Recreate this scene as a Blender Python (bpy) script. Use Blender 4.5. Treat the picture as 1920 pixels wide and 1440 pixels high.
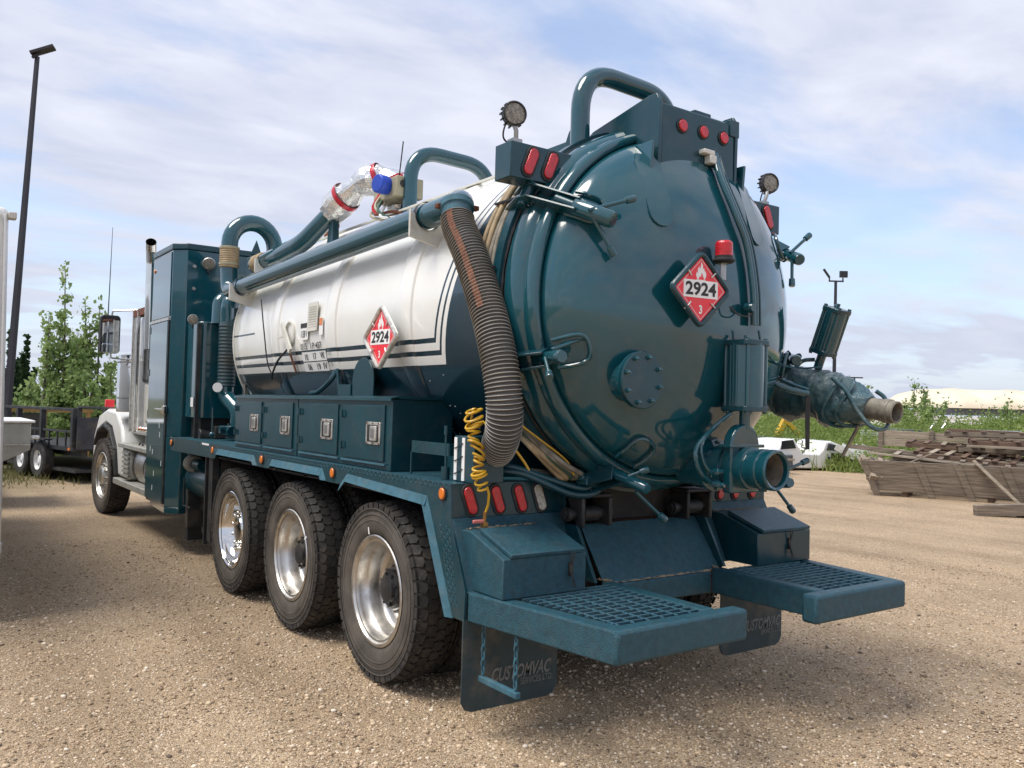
import bpy, math, random
from mathutils import Vector, Matrix
random.seed(7)
R = math.radians
scene = bpy.context.scene
for o in list(bpy.data.objects): bpy.data.objects.remove(o)

# ------------------------------------------------------------ camera
cam_d = bpy.data.cameras.new('camera'); cam = bpy.data.objects.new('camera', cam_d)
scene.collection.objects.link(cam); scene.camera = cam
YAW, PITCH, ROLL = 0.6207, 0.027, 0.0262
fw = Vector((math.sin(YAW)*math.cos(PITCH), math.cos(YAW)*math.cos(PITCH), math.sin(PITCH)))
rt = Vector((math.cos(YAW), -math.sin(YAW), 0)); up = rt.cross(fw)
r2 = rt*math.cos(ROLL) + up*math.sin(ROLL); u2 = up*math.cos(ROLL) - rt*math.sin(ROLL)
cm = Matrix((r2, u2, -fw)).transposed().to_4x4(); cm.translation = Vector((-3.718, -2.7555, 1.7052))
cam.matrix_world = cm
cam_d.sensor_width = 36; cam_d.lens = 36*1602.96/1920; cam_d.clip_start = 0.05; cam_d.clip_end = 3000

# ------------------------------------------------------------ world: sky with thin streaky cloud
SUN_AZ, SUN_EL = R(-76), R(62)        # azimuth measured from +Y towards +X
w = bpy.data.worlds.new('World'); scene.world = w; w.use_nodes = True
nt = w.node_tree; N = nt.nodes; L = nt.links
for n in list(N): N.remove(n)
out = N.new('ShaderNodeOutputWorld'); bg = N.new('ShaderNodeBackground')
sky = N.new('ShaderNodeTexSky'); sky.sky_type = 'NISHITA'; sky.sun_disc = False
sky.sun_elevation = SUN_EL; sky.sun_rotation = SUN_AZ; sky.altitude = 600; sky.air_density = 1.0; sky.dust_density = 1.2; sky.ozone_density = 1.5
tc = N.new('ShaderNodeTexCoord'); sp = N.new('ShaderNodeSeparateXYZ'); L.new(tc.outputs['Generated'], sp.inputs[0])
def wmath(op, a, b=None, c=None):
    n = N.new('ShaderNodeMath'); n.operation = op
    for i, x in enumerate((a, b, c)):
        if x is None: continue
        if isinstance(x, (int, float)): n.inputs[i].default_value = x
        else: L.new(x, n.inputs[i])
    return n.outputs[0]
zz = wmath('MAXIMUM', wmath('ADD', sp.outputs['Z'], 0.12), 0.05)
cmb = N.new('ShaderNodeCombineXYZ')
L.new(wmath('DIVIDE', sp.outputs['X'], zz), cmb.inputs[0]); L.new(wmath('DIVIDE', sp.outputs['Y'], zz), cmb.inputs[1])
mp = N.new('ShaderNodeMapping'); mp.inputs['Rotation'].default_value = (0, 0, R(52)); mp.inputs['Scale'].default_value = (0.6, 1.0, 1); mp.inputs['Location'].default_value = (3.1, 1.4, 0)
L.new(cmb.outputs[0], mp.inputs[0])
n1 = N.new('ShaderNodeTexNoise'); n1.inputs['Scale'].default_value = 0.95; n1.inputs['Detail'].default_value = 7; n1.inputs['Roughness'].default_value = 0.53; n1.inputs['Distortion'].default_value = 0.5
L.new(mp.outputs[0], n1.inputs['Vector'])
n2 = N.new('ShaderNodeTexNoise'); n2.inputs['Scale'].default_value = 3.1; n2.inputs['Detail'].default_value = 6; n2.inputs['Roughness'].default_value = 0.55; n2.inputs['Distortion'].default_value = 0.3
L.new(mp.outputs[0], n2.inputs['Vector'])
nm = wmath('ADD', wmath('MULTIPLY', n1.outputs['Fac'], 0.66), wmath('MULTIPLY', n2.outputs['Fac'], 0.34))
cr = N.new('ShaderNodeValToRGB'); cr.color_ramp.elements[0].position = 0.40; cr.color_ramp.elements[1].position = 0.53
cr.color_ramp.elements[0].color = (0.4, 0.4, 0.4, 1); cr.color_ramp.elements[1].color = (1, 1, 1, 1)
L.new(nm, cr.inputs[0])
cc = N.new('ShaderNodeValToRGB')   # cloud tone: thin bright to grey-lilac body
cc.color_ramp.elements[0].color = (2.55, 2.74, 3.42, 1); cc.color_ramp.elements[1].color = (3.45, 3.58, 4.1, 1); cc.color_ramp.elements[0].position = 0.35; cc.color_ramp.elements[1].position = 0.65
L.new(n2.outputs['Fac'], cc.inputs[0])
hz = wmath('SUBTRACT', 1.0, wmath('MINIMUM', wmath('MULTIPLY', wmath('MAXIMUM', sp.outputs['Z'], 0.0), 3.6), 1.0))
lowc = N.new('ShaderNodeMixRGB'); L.new(wmath('MULTIPLY', hz, 0.9), lowc.inputs[0]); L.new(cc.outputs[0], lowc.inputs[1]); lowc.inputs[2].default_value = (2.55, 2.78, 3.32, 1)
cmask = wmath('MAXIMUM', cr.outputs[0], wmath('MULTIPLY', hz, 0.95))
mx = N.new('ShaderNodeMixRGB'); L.new(cmask, mx.inputs[0]); L.new(sky.outputs[0], mx.inputs[1]); L.new(lowc.outputs[0], mx.inputs[2])
L.new(mx.outputs[0], bg.inputs[0]); bg.inputs[1].default_value = 0.15
L.new(bg.outputs[0], out.inputs[0])

# ------------------------------------------------------------ sun
sd = bpy.data.lights.new('sun', 'SUN'); sd.energy = 2.2; sd.angle = R(32); sd.color = (1.0, 0.95, 0.87)
so = bpy.data.objects.new('sun', sd); scene.collection.objects.link(so)
sv = Vector((math.sin(SUN_AZ)*math.cos(SUN_EL), math.cos(SUN_AZ)*math.cos(SUN_EL), math.sin(SUN_EL)))
so.rotation_euler = sv.to_track_quat('Z', 'Y').to_euler(); so.location = (12, -8, 30)

scene.view_settings.view_transform = 'Standard'; scene.view_settings.look = 'None'
scene.view_settings.exposure = 0.72; scene.view_settings.gamma = 1.0; scene.view_settings.use_curve_mapping = False
scene.render.engine = 'CYCLES'; scene.cycles.max_bounces = 6; scene.cycles.diffuse_bounces = 3; scene.cycles.glossy_bounces = 4; scene.cycles.caustics_reflective = False; scene.cycles.caustics_refractive = False

# ------------------------------------------------------------ material helper
def mat(name, col, rough=0.5, metal=0.0, coat=0.0, var=0.0, vscale=3.0, dirt=None, dirt_amt=0.0, dscale=2.0, bump=0.0, bscale=60.0, col2=None, rvar=0.0, trans=0.0, wear=None, speck=None, stretch=None, bdetail=3.0, spec=0.5, emit=None):
    m = bpy.data.materials.new(name); m.use_nodes = True
    nt = m.node_tree; N = nt.nodes; L = nt.links; b = N['Principled BSDF']
    b.inputs['Base Color'].default_value = (*col, 1); b.inputs['Roughness'].default_value = rough; b.inputs['Metallic'].default_value = metal
    b.inputs['Coat Weight'].default_value = coat; b.inputs['Coat Roughness'].default_value = 0.05; b.inputs['Specular IOR Level'].default_value = spec
    if trans: b.inputs['Transmission Weight'].default_value = trans
    if emit: b.inputs['Emission Color'].default_value = (*emit[0], 1); b.inputs['Emission Strength'].default_value = emit[1]
    tc = N.new('ShaderNodeTexCoord'); vec = tc.outputs['Object']
    if stretch:
        mp = N.new('ShaderNodeMapping'); mp.inputs['Scale'].default_value = stretch; L.new(vec, mp.inputs[0]); vec = mp.outputs[0]
    def noise(s, d=4.0, r=0.55):
        n = N.new('ShaderNodeTexNoise'); n.inputs['Scale'].default_value = s; n.inputs['Detail'].default_value = d; n.inputs['Roughness'].default_value = r
        L.new(vec, n.inputs['Vector']); return n.outputs['Fac']
    def ramp(f, p0, p1, c0=(0,0,0,1), c1=(1,1,1,1)):
        r = N.new('ShaderNodeValToRGB'); r.color_ramp.elements[0].position = p0; r.color_ramp.elements[1].position = p1
        r.color_ramp.elements[0].color = c0; r.color_ramp.elements[1].color = c1; L.new(f, r.inputs[0]); return r.outputs[0]
    cur = None
    if var or col2:
        c2 = col2 if col2 else tuple(min(1, c*(1+var)) for c in col); c1 = col if col2 else tuple(c*(1-var) for c in col)
        cur = ramp(noise(vscale), 0.32, 0.68, (*c1, 1), (*c2, 1))
    if dirt:
        mx = N.new('ShaderNodeMixRGB'); mx.inputs[2].default_value = (*dirt, 1)
        f = ramp(noise(dscale, 8.0, 0.65), 0.5, 0.72, (0,0,0,1), (dirt_amt, dirt_amt, dirt_amt, 1)); L.new(f, mx.inputs[0])
        if cur: L.new(cur, mx.inputs[1])
        else: mx.inputs[1].default_value = (*col, 1)
        cur = mx.outputs[0]
    def over(f, c):
        nonlocal cur
        mx = N.new('ShaderNodeMixRGB'); mx.inputs[2].default_value = (*c, 1); L.new(f, mx.inputs[0])
        if cur: L.new(cur, mx.inputs[1])
        else: mx.inputs[1].default_value = (*col, 1)
        cur = mx.outputs[0]
    if speck: over(ramp(noise(speck[1], 2.0, 0.5), speck[2], speck[2]+0.06, (0,0,0,1), (speck[3],)*3+(1,)), speck[0])
    if wear:
        bv = N.new('ShaderNodeBevel'); bv.samples = 4; bv.inputs['Radius'].default_value = wear[1]; ge = N.new('ShaderNodeNewGeometry')
        dt = N.new('ShaderNodeVectorMath'); dt.operation = 'DOT_PRODUCT'; L.new(bv.outputs[0], dt.inputs[0]); L.new(ge.outputs['Normal'], dt.inputs[1])
        nz = N.new('ShaderNodeMath'); nz.operation = 'MULTIPLY_ADD'; L.new(noise(35, 4.0), nz.inputs[0]); nz.inputs[1].default_value = 0.16; L.new(dt.outputs['Value'], nz.inputs[2])
        over(ramp(nz.outputs[0], 0.94, 1.05, (wear[2],)*3+(1,), (0,0,0,1)), wear[0])
    if cur: L.new(cur, b.inputs['Base Color'])
    if rvar:
        rr = ramp(noise(vscale*1.7, 6.0), 0.3, 0.7, (max(0, rough-rvar),)*3+(1,), (min(1, rough+rvar),)*3+(1,)); L.new(rr, b.inputs['Roughness'])
    if bump:
        bp = N.new('ShaderNodeBump'); bp.inputs['Strength'].default_value = bump; bp.inputs['Distance'].default_value = 0.01
        L.new(noise(bscale, bdetail), bp.inputs['Height']); L.new(bp.outputs[0], b.inputs['Normal'])
        if coat: L.new(bp.outputs[0], b.inputs['Coat Normal'])
    return m
TEAL = (0.0055, 0.067, 0.088)
M = {}
M['teal'] = mat('teal_gloss_paint', TEAL, 0.11, 0, 0.75, var=0.12, vscale=1.5, dirt=(0.13, 0.11, 0.08), dirt_amt=0.17, dscale=7, bump=0.018, bscale=7, bdetail=2, rvar=0.07, speck=((0.3,0.29,0.24), 55, 0.76, 0.45))
M['teal2'] = mat('teal_satin_paint', (0.006, 0.046, 0.062), 0.26, 0, 0.1, var=0.14, vscale=4, dirt=(0.10, 0.09, 0.07), dirt_amt=0.22, dscale=9, bump=0.05, bscale=45, wear=((0.03, 0.13, 0.16), 0.006, 0.6), speck=((0.2,0.2,0.17), 60, 0.74, 0.4))
M['grit'] = mat('teal_antislip_paint', (0.01, 0.068, 0.096), 0.42, 0, 0.0, var=0.25, vscale=30, dirt=(0.14, 0.12, 0.085), dirt_amt=0.14, dscale=11, bump=0.7, bscale=230, bdetail=4, spec=0.5, wear=((0.07, 0.19, 0.25), 0.013, 0.75), speck=((0.12,0.2,0.24), 170, 0.62, 0.3))
M['gritl'] = mat('teal_worn_lip_paint', (0.045, 0.14, 0.19), 0.62, 0, 0.0, var=0.2, vscale=18, dirt=(0.2, 0.17, 0.12), dirt_amt=0.3, dscale=6, bump=0.6, bscale=240, bdetail=4, spec=0.4)
M['black'] = mat('black_steel', (0.018, 0.019, 0.021), 0.5, 0, 0, var=0.3, vscale=5, dirt=(0.12, 0.10, 0.075), dirt_amt=0.5, dscale=5, bump=0.1, bscale=50)
M['chassis'] = mat('chassis_grime', (0.012, 0.014, 0.016), 0.75, 0, 0, var=0.3, vscale=5, dirt=(0.07, 0.058, 0.043), dirt_amt=0.6, dscale=3, bump=0.15, bscale=30)
M['rubber'] = mat('black_rubber', (0.02, 0.02, 0.021), 0.6, 0, 0, var=0.2, vscale=8, dirt=(0.11, 0.095, 0.075), dirt_amt=0.45, dscale=7, bump=0.08, bscale=80)
M['tyre'] = mat('tyre_rubber', (0.034, 0.032, 0.03), 0.74, 0, 0, var=0.3, vscale=9, dirt=(0.12, 0.10, 0.08), dirt_amt=0.62, dscale=7, bump=0.18, bscale=90, spec=0.35)
M['sidewall'] = mat('tyre_dusty_sidewall', (0.085, 0.075, 0.064), 0.78, 0, 0, var=0.28, vscale=6, dirt=(0.14, 0.115, 0.09), dirt_amt=0.6, dscale=9, bump=0.12, bscale=70, spec=0.3)
M['alu'] = mat('polished_aluminium', (0.62, 0.6, 0.56), 0.36, 1, 0, var=0.1, vscale=6, dirt=(0.2, 0.165, 0.12), dirt_amt=0.75, dscale=7, bump=0.02, bscale=30, rvar=0.08)
M['chrome'] = mat('chrome', (0.72, 0.71, 0.68), 0.09, 1, 0, var=0.06, vscale=5, dirt=(0.25, 0.2, 0.15), dirt_amt=0.3, dscale=4, rvar=0.05)
M['steel'] = mat('dull_zinc_steel', (0.42, 0.42, 0.41), 0.42, 0.85, 0, var=0.2, vscale=12, dirt=(0.14, 0.11, 0.08), dirt_amt=0.6, dscale=12, bump=0.08, bscale=60)
M['latch'] = mat('stainless_latch', (0.66, 0.64, 0.59), 0.4, 0.7, 0, var=0.2, vscale=20, dirt=(0.12, 0.10, 0.07), dirt_amt=0.6, dscale=18, bump=0.1, bscale=60)
M['plate'] = mat('grey_checker_aluminium', (0.42, 0.42, 0.38), 0.5, 0.5, 0, var=0.12, vscale=6, dirt=(0.25, 0.21, 0.15), dirt_amt=0.4, dscale=4, bump=0.3, bscale=120)
M['white'] = mat('white_cab_paint', (0.8, 0.795, 0.765), 0.3, 0, 0.3, var=0.04, vscale=3, dirt=(0.4, 0.35, 0.26), dirt_amt=0.4, dscale=3, bump=0.02, bscale=10)
M['cream'] = mat('cream_bracket_paint', (0.66, 0.65, 0.58), 0.42, 0, 0.1, var=0.06, vscale=6, dirt=(0.36, 0.29, 0.2), dirt_amt=0.55, dscale=7, bump=0.04, bscale=40)
M['red'] = mat('red_lens', (0.56, 0.01, 0.018), 0.18, 0, 0.5, var=0.2, vscale=30, bump=0.25, bscale=120)
M['redp'] = mat('placard_red', (0.84, 0.03, 0.045), 0.35, 0, 0.2, var=0.06, vscale=6, dirt=(0.4, 0.2, 0.15), dirt_amt=0.2, dscale=8)
M['amber'] = mat('amber_lens', (0.75, 0.19, 0.012), 0.2, 0, 0.5, var=0.15, vscale=40, bump=0.2, bscale=130)
M['lensw'] = mat('clear_lens', (0.52, 0.49, 0.42), 0.3, 0, 0.4, var=0.35, vscale=60, bump=0.5, bscale=110)
M['led'] = mat('led_lens', (0.22, 0.20, 0.16), 0.2, 0, 0.5, var=0.6, vscale=70, bump=0.5, bscale=90)
M['print_w'] = mat('white_print', (0.86, 0.86, 0.84), 0.45, var=0.04, vscale=9, dirt=(0.5, 0.46, 0.38), dirt_amt=0.3, dscale=9)
M['print_k'] = mat('black_print', (0.02, 0.02, 0.022), 0.5, var=0.2, vscale=30)
M['glass'] = mat('dark_glass', (0.03, 0.035, 0.04), 0.05, 0, 0.2, var=0.1, vscale=2, spec=0.9)
M['mirror'] = mat('mirror_glass', (0.75, 0.77, 0.78), 0.03, 1, 0, var=0.03, vscale=3)
M['yellow'] = mat('yellow_air_hose', (0.62, 0.36, 0.015), 0.38, 0, 0.2, var=0.12, vscale=12, dirt=(0.25, 0.16, 0.05), dirt_amt=0.4, dscale=14)
M['tan'] = mat('tan_hose', (0.34, 0.25, 0.14), 0.6, 0, 0, var=0.2, vscale=10, dirt=(0.12, 0.09, 0.06), dirt_amt=0.5, dscale=9, bump=0.1, bscale=60)
M['green'] = mat('green_hose', (0.06, 0.13, 0.09), 0.55, 0, 0, var=0.2, vscale=10, dirt=(0.12, 0.1, 0.07), dirt_amt=0.4, dscale=9)
M['foil'] = mat('crumpled_foil', (0.78, 0.78, 0.77), 0.26, 0.75, 0, var=0.12, vscale=14, bump=0.9, bscale=26, bdetail=3, dirt=(0.3, 0.26, 0.2), dirt_amt=0.3, dscale=8)
M['tape'] = mat('red_tape', (0.5, 0.012, 0.03), 0.3, 0, 0.2, var=0.2, vscale=20, bump=0.3, bscale=40)
M['blue'] = mat('blue_plastic', (0.012, 0.055, 0.42), 0.4, var=0.15, vscale=12)
M['khaki'] = mat('khaki_enamel', (0.36, 0.33, 0.22), 0.5, var=0.12, vscale=10, dirt=(0.2, 0.16, 0.1), dirt_amt=0.5, dscale=9)
M['rust'] = mat('rusted_iron', (0.16, 0.055, 0.028), 0.85, 0, 0, var=0.4, vscale=18, bump=0.4, bscale=60)
M['wrap'] = mat('overspray_wrap', (0.006, 0.085, 0.115), 0.3, 0, 0.35, col2=(0.12, 0.17, 0.165), vscale=4.2, bump=1.0, bscale=30, bdetail=6, dirt=(0.006, 0.05, 0.065), dirt_amt=0.7, dscale=13)
M['pipe_g'] = mat('old_grey_pipe', (0.24, 0.215, 0.17), 0.65, 0.2, 0, var=0.3, vscale=14, dirt=(0.07, 0.055, 0.04), dirt_amt=0.7, dscale=9, bump=0.2, bscale=50)
M['wood'] = mat('weathered_wood', (0.11, 0.085, 0.062), 0.85, 0, 0, col2=(0.27, 0.22, 0.165), vscale=2.6, stretch=(0.9, 0.9, 11), bump=0.4, bscale=9, dirt=(0.09, 0.065, 0.045), dirt_amt=0.5, dscale=3)
M['wood2'] = mat('pale_wood', (0.22, 0.18, 0.13), 0.85, 0, 0, col2=(0.4, 0.33, 0.25), vscale=2.6, stretch=(0.9, 0.9, 11), bump=0.4, bscale=9)
M['wood3'] = mat('dark_brown_wood', (0.09, 0.055, 0.038), 0.85, 0, 0, col2=(0.19, 0.12, 0.08), vscale=2.6, stretch=(0.9, 0.9, 11), bump=0.5, bscale=9)
M['mud'] = mat('dried_mud', (0.22, 0.165, 0.105), 0.95, col2=(0.36, 0.28, 0.18), vscale=25, bump=0.8, bscale=60)
M['bark'] = mat('bark', (0.11, 0.085, 0.06), 0.9, 0, 0, var=0.35, vscale=14, bump=0.6, bscale=30)

# ------------------------------------------------------------ mesh helper
def V3(p): return Vector(p)
def frame(d):
    d = Vector(d).normalized(); a = Vector((0, 0, 1)) if abs(d.z) < 0.9 else Vector((1, 0, 0))
    u = a.cross(d).normalized(); return u, d.cross(u), d
def smooth_path(pts, n=8, closed=False):
    P = [Vector(p) for p in pts]; o = []; k = len(P)
    for i in range(k if closed else k-1):
        p0 = P[(i-1) % k] if closed or i > 0 else P[0]*2-P[1]; p1 = P[i]; p2 = P[(i+1) % k]
        p3 = P[(i+2) % k] if closed or i+2 < k else P[-1]*2-P[-2]
        for j in range(n):
            t = j/n; o.append(0.5*((2*p1)+(p2-p0)*t+(2*p0-5*p1+4*p2-p3)*t*t+(3*p1-p0-3*p2+p3)*t**3))
    if not closed: o.append(P[-1])
    return o
def fillet(pts, r, n=8):
    P = [Vector(p) for p in pts]; o = [P[0]]
    for i in range(1, len(P)-1):
        a = (P[i-1]-P[i]); b = (P[i+1]-P[i]); la, lb = a.length, b.length; a.normalize(); b.normalize()
        ang = a.angle(b); t = min(r/max(1e-4, math.tan(ang/2)), la*0.49, lb*0.49)
        s, e = P[i]+a*t, P[i]+b*t
        for j in range(n+1):
            q = j/n; o.append(s*(1-q)**2+P[i]*2*q*(1-q)+e*q*q)
    o.append(P[-1]); return o
class MB:
    def __init__(s): s.v = []; s.f = []
    def add(s, vs, fs):
        b = len(s.v); s.v += [tuple(x) for x in vs]; s.f += [tuple(b+i for i in f) for f in fs]; return s
    def box(s, x0, x1, y0, y1, z0, z1, mtx=None):
        vs = [Vector((x, y, z)) for z in (z0, z1) for y in (y0, y1) for x in (x0, x1)]
        if mtx is not None: vs = [mtx @ v for v in vs]
        return s.add(vs, [(0,2,3,1),(4,5,7,6),(0,1,5,4),(2,6,7,3),(0,4,6,2),(1,3,7,5)])
    def bar(s, p0, p1, wdt, hgt, upv=(0,0,1)):
        p0, p1 = Vector(p0), Vector(p1); d = (p1-p0).normalized(); u = Vector(upv).cross(d)
        if u.length < 1e-4: u = Vector((1,0,0)).cross(d)
        u.normalize(); v = d.cross(u); u *= wdt/2; v *= hgt/2
        return s.add([p+a*u+b*v for p in (p0, p1) for a, b in ((-1,-1),(1,-1),(1,1),(-1,1))], [(0,1,2,3),(7,6,5,4),(0,4,5,1),(1,5,6,2),(2,6,7,3),(3,7,4,0)])
    def tube(s, pts, r, n=12, closed=False, caps=True):
        P = [Vector(p) for p in pts]; k = len(P); rs = r if isinstance(r, (list, tuple)) else [r]*k
        T = []
        for i in range(k):
            a = P[(i-1) % k] if closed or i > 0 else P[i]; b = P[(i+1) % k] if closed or i < k-1 else P[i]
            T.append((b-a).normalized())
        u, v, _ = frame(T[0]); vs = []
        for i in range(k):
            if i: 
                u = (u-T[i]*u.dot(T[i])).normalized()
            v = T[i].cross(u)
            for j in range(n):
                a = 2*math.pi*j/n; vs.append(P[i]+(u*math.cos(a)+v*math.sin(a))*rs[i])
        fs = [(i*n+j, i*n+(j+1) % n, ((i+1) % k)*n+(j+1) % n, ((i+1) % k)*n+j) for i in range(k if closed else k-1) for j in range(n)]
        if caps and not closed: fs += [tuple(range(n-1, -1, -1)), tuple((k-1)*n+j for j in range(n))]
        return s.add(vs, fs)
    def cyl(s, p0, p1, r0, r1=None, n=16, caps=True): return s.tube([p0, p1], [r0, r0 if r1 is None else r1], n, False, caps)
    def lathe(s, prof, org, axis, n=32, cap0=False, cap1=False, uref=None):
        u, v, d = frame(axis); o = Vector(org); k = len(prof)
        if uref is not None: u = Vector(uref); v = d.cross(u)
        vs = [o+d*h+(u*math.cos(2*math.pi*j/n)+v*math.sin(2*math.pi*j/n))*r for r, h in prof for j in range(n)]
        fs = [(i*n+j, i*n+(j+1) % n, (i+1)*n+(j+1) % n, (i+1)*n+j) for i in range(k-1) for j in range(n)]
        if cap0: fs.append(tuple(range(n-1, -1, -1)))
        if cap1: fs.append(tuple((k-1)*n+j for j in range(n)))
        return s.add(vs, fs)
    def prism(s, poly, org, ea, eb, d0, d1):
        ea, eb, o = Vector(ea), Vector(eb), Vector(org); en = ea.cross(eb); k = len(poly)
        vs = [o+ea*a+eb*b+en*d for d in (d0, d1) for a, b in poly]
        return s.add(vs, [tuple(range(k-1, -1, -1)), tuple(range(k, 2*k))]+[(i, (i+1) % k, k+(i+1) % k, k+i) for i in range(k)])
    def sphere(s, c, r, n=12, m=8, sc=(1,1,1)):
        c = Vector(c); vs = []; fs = []
        for i in range(1, m):
            for j in range(n):
                a, b = math.pi*i/m, 2*math.pi*j/n; vs.append(c+Vector((r*sc[0]*math.sin(a)*math.cos(b), r*sc[1]*math.sin(a)*math.sin(b), r*sc[2]*math.cos(a))))
        vs += [c+Vector((0,0,r*sc[2])), c-Vector((0,0,r*sc[2]))]; t = (m-1)*n
        for i in range(m-2):
            for j in range(n): fs.append((i*n+j, (i+1)*n+j, (i+1)*n+(j+1) % n, i*n+(j+1) % n))
        for j in range(n): fs += [(t, j, (j+1) % n), (t+1, (m-2)*n+(j+1) % n, (m-2)*n+j)]
        return s.add(vs, fs)
    def build(s, name, m, parent=None, bevel=0.0, smooth=True, angle=38, kind=None, seg=2, double=False):
        me = bpy.data.meshes.new(name); off = WOFF(parent)
        me.from_pydata([(a-off[0], b-off[1], c-off[2]) for a, b, c in s.v], [], s.f); me.update()
        import bmesh
        bm = bmesh.new(); bm.from_mesh(me); bmesh.ops.recalc_face_normals(bm, faces=bm.faces); bm.to_mesh(me); bm.free()
        if smooth:
            me.polygons.foreach_set('use_smooth', [True]*len(me.polygons)); me.set_sharp_from_angle(angle=R(angle))
        o = bpy.data.objects.new(name, me); scene.collection.objects.link(o)
        me.materials.append(M[m] if isinstance(m, str) else m)
        if parent: o.parent = parent
        if bevel:
            b = o.modifiers.new('bevel', 'BEVEL'); b.width = bevel; b.segments = seg; b.limit_method = 'ANGLE'; b.angle_limit = R(40); b.harden_normals = False
        if kind: o['kind'] = kind
        return o
OFFS = {}
def WOFF(p):
    q = p
    while q is not None and q.name not in OFFS: q = q.parent
    return OFFS[q.name] if q is not None else (0, 0, 0)
def thing(name, label, cat, loc=(0,0,0), group=None, local=False, rotz=0):
    o = bpy.data.objects.new(name, None); scene.collection.objects.link(o); o.location = loc; o.rotation_euler = (0, 0, rotz); o.empty_display_size = 0.2
    o['label'] = label; o['category'] = cat
    if group: o['group'] = group
    OFFS[o.name] = (0, 0, 0) if local else tuple(loc)
    return o
def tag(o, label, cat, group=None):
    o['label'] = label; o['category'] = cat
    if group: o['group'] = group
    return o
def copy_tree(o, parent=None):
    c = o.copy(); scene.collection.objects.link(c); c.parent = parent
    if o.name in OFFS: OFFS[c.name] = OFFS[o.name]
    for ch in list(o.children): copy_tree(ch, c)
    return c
def text(s, name, m, parent, org, ex, ey, h, wscale=1.0, bold=0.0, shear=0.0, align='CENTER', spacing=1.0, lift=0.0015, wfit=None):
    cu = bpy.data.curves.new(name, 'FONT'); cu.body = s; cu.size = 1.0; cu.align_x = align; cu.align_y = 'CENTER'; cu.offset = bold; cu.shear = shear; cu.space_character = spacing; cu.resolution_u = 3
    to = bpy.data.objects.new(name, cu); scene.collection.objects.link(to); dg = bpy.context.evaluated_depsgraph_get(); dg.update()
    me = bpy.data.meshes.new_from_object(to.evaluated_get(dg)); bpy.data.objects.remove(to)
    ex, ey = Vector(ex).normalized(), Vector(ey).normalized(); en = ex.cross(ey); off = WOFF(parent); org = Vector(org)-Vector(off)
    ys = [v.co.y for v in me.vertices]; xs = [v.co.x for v in me.vertices]; k = h/(max(ys)-min(ys)); cy = (max(ys)+min(ys))/2; cx = (max(xs)+min(xs))/2 if align == 'CENTER' else min(xs)
    kx = k*wscale if wfit is None else wfit/(max(xs)-min(xs))
    for v in me.vertices: v.co = org+ex*((v.co.x-cx)*kx)+ey*((v.co.y-cy)*k)+en*lift
    me.materials.clear(); me.materials.append(M[m]); me.name = name
    o = bpy.data.objects.new(name, me); scene.collection.objects.link(o); o.parent = parent
    return o
def stadium(l, w, n=8):
    h = l/2-w/2; return [(w/2*math.cos(a), h+w/2*math.sin(a)) for a in [math.pi*i/n for i in range(n+1)]]+[(w/2*math.cos(a), -h+w/2*math.sin(a)) for a in [math.pi+math.pi*i/n for i in range(n+1)]]
def circ2(r, n=24, sy=1.0): return [(r*math.cos(2*math.pi*i/n), r*sy*math.sin(2*math.pi*i/n)) for i in range(n)]
def rrect(a, b, r, n=4):
    o = []
    for cx, cy, s in ((a-r, b-r, 0), (-a+r, b-r, 90), (-a+r, -b+r, 180), (a-r, -b+r, 270)):
        for i in range(n+1): t = R(s+90*i/n); o.append((cx+r*math.cos(t), cy+r*math.sin(t)))
    return o
def oval_light(parent, c, ex, ey, l, wd, lens, name='marker_light', tilt=0.0):
    ex, ey = Vector(ex), Vector(ey); a = R(tilt); e1 = ex*math.cos(a)+ey*math.sin(a); e2 = -ex*math.sin(a)+ey*math.cos(a)
    g = MB().prism(stadium(l+0.03, wd+0.03), c, e1, e2, 0.0, 0.008).build(name, 'rubber', parent, bevel=0.003)
    MB().prism(stadium(l, wd), c, e1, e2, 0.006, 0.018).build('lens', lens, g, bevel=0.006, seg=3)
    return g

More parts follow.
